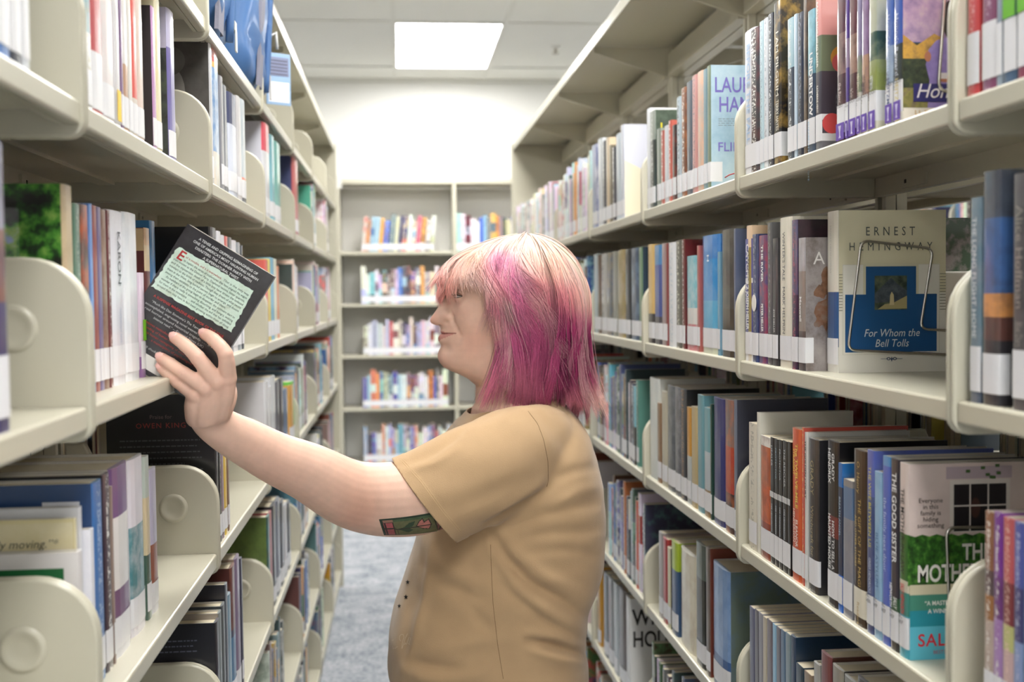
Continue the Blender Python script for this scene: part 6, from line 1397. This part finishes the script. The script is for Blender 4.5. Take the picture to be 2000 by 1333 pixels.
def build_book(b):
    loc, rz = place(b)
    root = empty('book', loc, rz)
    if b.get('lean'): root.rotation_euler = (0, b['lean'], rz); root.location.z += b['t']/2*math.sin(b['lean'])+.0003
    tag(root, label_for(b), 'book', GROUPN(b))
    V, F = book_geo(b)
    big = b['A'] > 260 or 'art' in b
    if not big:
        o = bpy.data.objects.new('cover', geo_mesh('cover', V, [f for f in F if f[1] != 1], [M_cover, M_lab], {0: 0, 2: 1})); link(o, root)
    else:
        o = bpy.data.objects.new('cover', geo_mesh('cover', V, [f for f in F if f[1] == 0], [M_cover], {0: 0})); link(o, root)
        lf = [f for f in F if f[1] == 2]
        if lf: link(bpy.data.objects.new('spine_label', geo_mesh('spine_label', V, lf, [M_lab], {2: 0})), root)
    link(bpy.data.objects.new('page_block', geo_mesh('page_block', V, [f for f in F if f[1] == 1], [M_pages], {1: 0})), root)
    t, h = b['t'], b['h']
    for s, sz, c, top, dx, sx, bold in b.get('txt', []):
        text(s, sz, c, (dx-sz*.35, -.0008, h-top), (0, 0, -1), (1, 0, 0), root, 'spine_lettering', sx=sx, bold=bold)['limit'] = h-top-.003-(b.get('label_h', .037)+b.get('label_z', .012) if b.get('label', True) else 0)
    if b.get('label_txt') or b.get('sticker'):
        text(b.get('label_txt', 'FIC\nHEI\nROCKY\n2'), min(.0068, t*.42), (50, 50, 56), (-t*.42, -.0011, b.get('label_z', .012)+b.get('label_h', .037)-.010), (1, 0, 0), (0, 0, 1), root, 'label_lettering')
    if b.get('sticker'):
        b_ = MB().box(-t*.46, t*.46, -.0009, -.0006, .0035, .0255).build('genre_sticker', ink((98, 62, 170)), root)
        MB().prism([(-t*.13, .006), (t*.13, .006), (t*.05, .009), (t*.05, .014), (t*.16, .022), (-t*.16, .022), (-t*.05, .014), (-t*.05, .009)], 'y', -.0012, -.00095).build('sticker_emblem', ink((214, 206, 236)), root)
    if b.get('green'): MB().box(-t*.48, t*.48, -.0009, -.0006, b.get('label_h', .04)+.013, b.get('label_h', .04)+.048).build('green_sticker', ink((112, 190, 40)), root)
    if b.get('green2'): MB().box(-t*.2, t*.48, -.0009, -.0006, .05, .078).build('green_sticker', ink((130, 206, 40)), root)
    if b.get('yellow'): MB().box(-t*.48, t*.3, -.0012, -.0008, .014, .05).build('yellow_sticker', ink((240, 200, 40)), root)
    if b.get('purple'): MB().box(-t*.2, t*.46, -.0009, -.0006, .03, .06).build('purple_sticker', ink((96, 60, 180)), root)
    if b.get('stripe'): MB().box(-t*.47, t*.47, -.0009, -.0006, h*.53, h*.575).build('spine_band', ink((200, 200, 200)), root)
    if b.get('egg'): MB().prism([(t*.4*math.cos(q/16*6.283), .098+.014*math.sin(q/16*6.283)) for q in range(16)], 'y', -.0011, -.0007).build('spine_emblem', ink((236, 232, 226)), root)
    if 'art' in b: draw(b, root)
    b['root'] = root
def GROUPN(b):
    if b['side'] == 'B': return 'books on the %s shelf of the far wall bookcases' % ROWN['B'][b['row']]
    return 'books on the %s shelf of the %s range' % (ROWN[b['side']][b['row']], 'left' if b['side'] == 'L' else 'right')
for b in IND: build_book(b)
AV = []; AF = []
for b in BOOKS:
    if id(b) in isind or (b['A'] <= 0 and b['side'] == 'B' and not 560 < (proj(place(b)[0]) or (0,))[0] < 1200): continue
    V, F = book_geo(b)
    if b['side'] in ('RB', 'LB'): F = [f for f in F if f[1] != 2]
    loc, rz = place(b); ca, sa = math.cos(rz), math.sin(rz); n = len(AV); ln = b.get('lean', 0)
    for x, y, z in V:
        if ln: x, z = x*math.cos(ln)+z*math.sin(ln), -x*math.sin(ln)+z*math.cos(ln)+b['t']/2*math.sin(ln)
        AV.append((loc.x+ca*x-sa*y, loc.y+sa*x+ca*y, loc.z+z))
    AF += [(tuple(i+n for i in f[0]), *f[1:]) for f in F]
so_ = bpy.data.objects.new('distant_books', geo_mesh('distant_books', AV, AF, [M_cover, M_pages, M_lab], {0: 0, 1: 1, 2: 2})); link(so_)
tag(so_, 'rows of library books on the farther shelves and in the next aisles', 'books', kind='stuff')
print('BOOKS', len(BOOKS), 'individual', len(IND), 'min area', round(IND[-1]['A'], 1), 'faces', len(AF))
# ------------------------------------------------------------------ wire bookends
def cover_y(b): return b['c'].y-(b['u']+b['t']/2)*(1 if b['side'] == 'R' else -1)
def find(art): return next(b for b in BOOKS if b.get('art') == art)
def rounded(pts, r, n=5):
    out = [Vector(pts[0])]
    for a, b_, c in zip(pts[:-2], pts[1:-1], pts[2:]):
        a, b_, c = Vector(a), Vector(b_), Vector(c); u = (a-b_).normalized(); v_ = (c-b_).normalized()
        rr = min(r, (a-b_).length*.45, (c-b_).length*.45); p0, p1 = b_+u*rr, b_+v_*rr
        for i in range(n+1): t = i/n; out.append(p0*(1-t)**2+b_*2*t*(1-t)+p1*t*t)
    out.append(Vector(pts[-1])); return out
def bookend(art, pts, label, back, r=.0021):
    y = cover_y(find(art))-.0032
    w = [P(x, yy, y) for x, yy in pts]
    for i, dx in back.items(): w[i] = Vector((w[i].x+dx, y, w[i].z))
    t = empty('wire_bookend', (w[0].x, y, w[0].z)); tag(t, label, 'bookend', 'bent wire bookends')
    o = MB().tube([p-t.location for p in rounded(w, .012)], r, 10).build('wire', M_chrome, t, True)
bookend('bell', [(1862, 656), (1797, 643), (1822, 486), (1682, 470), (1656, 684), (1862, 702)], 'bent steel wire bookend holding the cream and blue novel upright', {0: .10, 5: .10})
bookend('honor', [(1905, 185), (1832, 178), (1849, -60), (1935, -65)], 'bent steel wire bookend in front of the purple robed woman cover', {0: .05, 3: .05})
bookend('mother', [(1980, 1030), (1848, 1031), (1857, 1279), (1985, 1290)], 'bent steel wire bookend in front of the hedge and window cover', {0: .04, 3: .04})
# a red ribbon marker hanging over the top right shelf
rb = MB().tube([P(1416, 347, 1.94), P(1424, 342, 1.93), P(1436, 338.5, 1.915), P(1450, 338, 1.90)], .0011, 6).build('ribbon_marker', ink((176, 40, 46)), None, True)
tag(rb, 'thin red ribbon marker lying over the top right shelf edge', 'ribbon')
# ------------------------------------------------------------------ the book in her hand
hw, hh, ht = .1364, .205, .0185
hb = dict(side='L', k=0, row=0, u=0, t=ht, h=hh, d=hw, col=(34, 32, 36), z=0, paper=True, label=False, c2=((52, 50, 56), .6), c=Vector(), rz=0, A=9999)
rv = Vector((.8435, 0, -.537)).normalized(); uv_ = Vector((.537, 0, .8435)).normalized()
HY = 1.5965
org = P(537, 541, HY)-uv_*hh+Vector((0, ht/2, 0))
held = empty('book', org); held.matrix_world = Matrix.Translation(org) @ Matrix((Vector((0, 1, 0)), -rv, uv_)).transposed().to_4x4()
tag(held, 'black paperback with a pale green torn paper panel, held tilted in the hand', 'book')
V, F = book_geo(hb)
link(bpy.data.objects.new('cover', geo_mesh('cover', V, [f for f in F if f[1] == 0], [M_cover], {0: 0})), held)
link(bpy.data.objects.new('page_block', geo_mesh('page_block', V, [f for f in F if f[1] == 1], [mat('white_paper', lin((232, 230, 224)), .8)], {1: 0})), held)
f = Face(hb, held); sc = HY/FPX
r = random.Random(12)
def rag(p0, q0, p1, q1, n, j): return [(p0+(p1-p0)*i/n+r.uniform(-j, j), q0+(q1-q0)*i/n+r.uniform(-j, j)) for i in range(n)]
edge = rag(10, 46, 172, 44, 34, 1.3)+rag(172, 44, 176, 134, 18, 1.6)+rag(176, 134, 4, 138, 34, 1.5)+rag(4, 138, 7, 46, 18, 1.6)
edge = [(p*sc, hh-q*sc) for p, q in edge]
cen = (90*sc, hh-91*sc); f.layer = 1
paperm = art_mat('aged_green_paper', [(196, 220, 204), (206, 228, 214), (190, 206, 188)], 40, rough=.5, coat=.2)
pm = MB(); pm.add([f.pt(*cen, .0006)]+[f.pt(p, q, .0006) for p, q in edge], [(0, i+1, (i+1) % len(edge)+1) for i in range(len(edge))]); pm.build('paper_panel', paperm, held)
f.layer = 4
def ht_(s, size, c, p, q, width=None, **kw):
    o = f.text(s, size, c, p*sc, hh-q*sc, **kw)
    if width: o['fit'] = width*sc
for s, p, q, w in (('A TENSE AND GRIPPING REIMAGINING OF', 97, 15.5, 128), ("ONE OF AMERICA'S MOST HAUNTING HUMAN", 97, 24.5, 141), ('DISASTERS: THE DONNER PARTY WITH', 97, 33.5, 122), ('A SUPERNATURAL TWIST.', 97, 42.5, 78)):
    ht_(s, .0051, (214, 216, 216), p, q, w, align='CENTER', bold=.015)
f.text('E', .019, (176, 50, 52), 14*sc, hh-67*sc, shear=.1, bold=.02)
L2 = ['That is the only way', 'to explain the series of misfortunes that have plagued the wagon', 'train known as the Donner Party. Depleted rations, bitter quarrels,', 'and the mysterious death of a little boy have driven the isolated', 'travelers to the brink of madness. Though they dream of what awaits', 'them in the West, long-buried secrets begin to emerge, and dissent', 'among them escalates to the point of murder and chaos.', 'As members of the group begin to disappear, the survivors start to', 'wonder if there really is something disturbing, and hungry, waiting', 'for them in the mountains . . . and whether the evil that has unfolded', 'around them may have in fact been growing within them all along.']
for i, s in enumerate(L2):
    ind = 112 if i == 0 else 30 if i == 1 else (18 if i == 7 else 12); ht_(s, .0046, (86, 104, 98), ind, 58+i*7.3, (168-ind)*(1 if i < 2 else min(1, len(s)/64)), align='LEFT')
ht_('vil is invisible, and it is everywhere.', .0046, (176, 70, 66), 30, 58, 78, align='LEFT')
ht_('A SUSPENSE MAGAZINE BEST BOOK OF THE YEAR', .0050, (186, 66, 62), 93, 152, 152, align='CENTER', bold=.01)
for i, s in enumerate(('“Much like Dan Simmons’s The Terror, Alma Katsu’s', 'accomplished, engrossing novel weaves a complex tale of', 'real horror around historical tragedy. . . . It’s an', 'intense read.” —Financial Times (UK)')): ht_(s, .0047, (196, 198, 198), 93, 163+i*8.4, 3.05*len(s)*.98, align='CENTER')
for i, s in enumerate(('“Combines meticulous historical research and a keen', 'understanding of human nature to create a thrilling and', 'all too human reimagining of what might have', 'happened . . . a masterpiece of psychological dread.”')): ht_(s, .0047, (176, 62, 58), 93, 202+i*8.4, 3.05*len(s)*.95, align='CENTER')
ht_('“I’m still shuddering. A fantastic read.”', .0047, (196, 198, 198), 93, 243, 120, align='CENTER')
f.rect(6*sc, 120*sc, hh-278*sc, hh-252*sc, (228, 226, 222)); 
for i in range(3): f.lines(12*sc, 66*sc, hh-(258+i*6)*sc, .004, 1, (190, 90, 84) if i == 0 else (140, 140, 144), .0012, 40+i)
# ------------------------------------------------------------------ blue kit bags on the top left shelf
M_bag = mat('blue_nylon', lin((62, 100, 150)), .55, .15, vary=.12, vscale=14, bump=.3, bscale=500, bdist=.0006)
M_zip = mat('dark_blue_zip', lin((50, 92, 140)), .6); M_strap = mat('grey_webbing', lin((116, 116, 130)), .8, bump=.6, bscale=400, bdist=.001)
def bag(label, y0, y1, x0, x1, hgt, tilt, seed, taglab):
    z0 = ZL[0]+.001; cxy = Vector(((x0+x1)/2, (y0+y1)/2, z0)); t = empty('kit_bag', cxy); tag(t, label, 'bag', 'blue zipped kit bags')
    a, b_, c = (x1-x0)/2, (y1-y0)/2, hgt/2; v = []; nr_, nc = 44, 64; r = np.random.RandomState(seed); ph = r.rand(4)*6
    for i in range(nr_):
        th = -math.pi/2+math.pi*i/(nr_-1)
        for k in range(nc):
            q = 2*math.pi*k/nc; e1, e2 = .42, .5
            ct = abs(math.cos(th))**e1; x = a*ct*abs(math.cos(q))**e2*np.sign(math.cos(q)); y = b_*ct*abs(math.sin(q))**e2*np.sign(math.sin(q)); z = c*(1+abs(math.sin(th))**e1*np.sign(math.sin(th)))
            w = .007*abs(math.sin(y*26+ph[0]+z*9))+.007*abs(math.sin(z*20+ph[1]+y*14))+.004*math.sin(z*60+y*40+ph[2])
            x += w*np.sign(x)*min(1, abs(x)/a*1.2)-tilt*(z-c)*0; x += tilt*z
            v.append((x, y, max(0, z+.0)))
    mesh('bag_body', v, grid_faces(nr_, nc), M_bag, t, None, True)
    fx = lambda z: a+tilt*z+.009
    MB().tube([(fx(z)*.985, b_*.55, z) for z in np.linspace(.05, hgt*.93, 12)], .006, 8).tube([(fx(z)*.985, b_*.62, z) for z in np.linspace(.05, hgt*.93, 12)], .004, 8).build('zip', M_zip, t, True)
    MB().tube([(fx(z)+.001, b_*.30, z) for z in np.linspace(.02, hgt*.9, 10)], .0075, 8).build('piping', M_bag, t, True)
    s = MB(); zz = np.linspace(.012, hgt*.93, 16); y0_, y1_ = -b_*.5, -b_*.14; w_ = []
    for z in zz:
        o_ = .004*math.sin(z*30); w_ += [(fx(z)-.004, y0_+o_, z), (fx(z)+.0025, y0_+o_+.004, z), (fx(z)+.0025, y1_+o_-.004, z), (fx(z)-.004, y1_+o_, z)]
    s.add(w_, [(4*i+k, 4*i+k+1, 4*i+k+5, 4*i+k+4) for i in range(15) for k in range(3)]); s.build('webbing_strap', M_strap, t)
    pz = .055
    pull = MB().box(fx(pz)+.002, fx(pz)+.006, b_*.46, b_*.60, pz-.005, pz+.012).box(fx(pz)+.004, fx(pz)+.007, b_*.48, b_*.58, pz-.045, pz-.004, c=.001).build('zip_pull', mat('dull_zip_metal', (.5, .5, .48), .45, metal=.7), t)
    if taglab:
        y = b_*.93; z = .135; x = fx(z)+.004
        MB().tube([(x-.01, y-.01, z+.035), (x+.004, y, z+.05), (x+.007, y+.006, z+.01)], .0035, 8).build('tag_loop', M_cap, t, True)
        pv = Vector((x+.006, y, z)); an = math.radians(-58)
        def turned(m):
            m.v = [tuple(pv+Matrix.Rotation(an, 3, 'Z') @ (Vector(q)-pv)) for q in m.v]; return m
        tg = turned(MB().box(x+.004, x+.007, y-.03, y+.035, z-.125, z, c=.001)).build('luggage_tag', mat('clear_blue_vinyl', lin((150, 178, 210)), .2, .5), t)
        turned(MB().box(x+.0072, x+.0078, y-.024, y+.03, z-.055, z-.01)).build('tag_card', ink((126, 132, 160)), tg)
        turned(MB().box(x+.0072, x+.0078, y-.024, y+.03, z-.118, z-.07)).build('tag_card', M_label, tg)
        bc = MB(); r2 = random.Random(3)
        for i in range(5): bc.box(x+.0078, x+.0082, y-.02, y+.026, z-.052+i*.008, z-.052+i*.008+r2.uniform(.002, .004))
        turned(bc).build('barcode', ink((90, 92, 110)), tg)
bag('blue zipped kit bag with grey strap, nearer of two on the uppermost left shelf', 1.965, 2.33, XL-.19, XL-.012, .34, .05, 1, False)
bag('blue zipped kit bag with a barcode tag, farther of two on the uppermost left shelf', 2.50, 2.86, XL-.18, XL-.006, .30, .06, 2, True)
# ------------------------------------------------------------------ lettering becomes mesh (all at once)
bpy.context.view_layer.update()
dg = bpy.context.evaluated_depsgraph_get()
fonts = [o for o in COL.objects if o.type == 'FONT']
made = []
for o in fonts:
    made.append((o, bpy.data.meshes.new_from_object(o.evaluated_get(dg))))
for o, me in made:
    n = bpy.data.objects.new('tmp', me); n.parent = o.parent; n.matrix_local = o.matrix_local.copy(); nm = o.name.split('.')[0]
    if 'fit' in o or 'limit' in o:
        xs = [q.co.x for q in me.vertices]; w = (max(xs)-min(xs))*o.matrix_basis.col[0].length if xs else 0
        k = o['fit']/w if 'fit' in o and w else min(1, o['limit']/w) if w and o.get('limit', 0) > .01 else 1
        for q in me.vertices: q.co.x *= k
    if not me.materials: me.materials.append(o.data.materials[0])
    bpy.data.objects.remove(o); n.name = nm; me.name = nm; COL.objects.link(n)
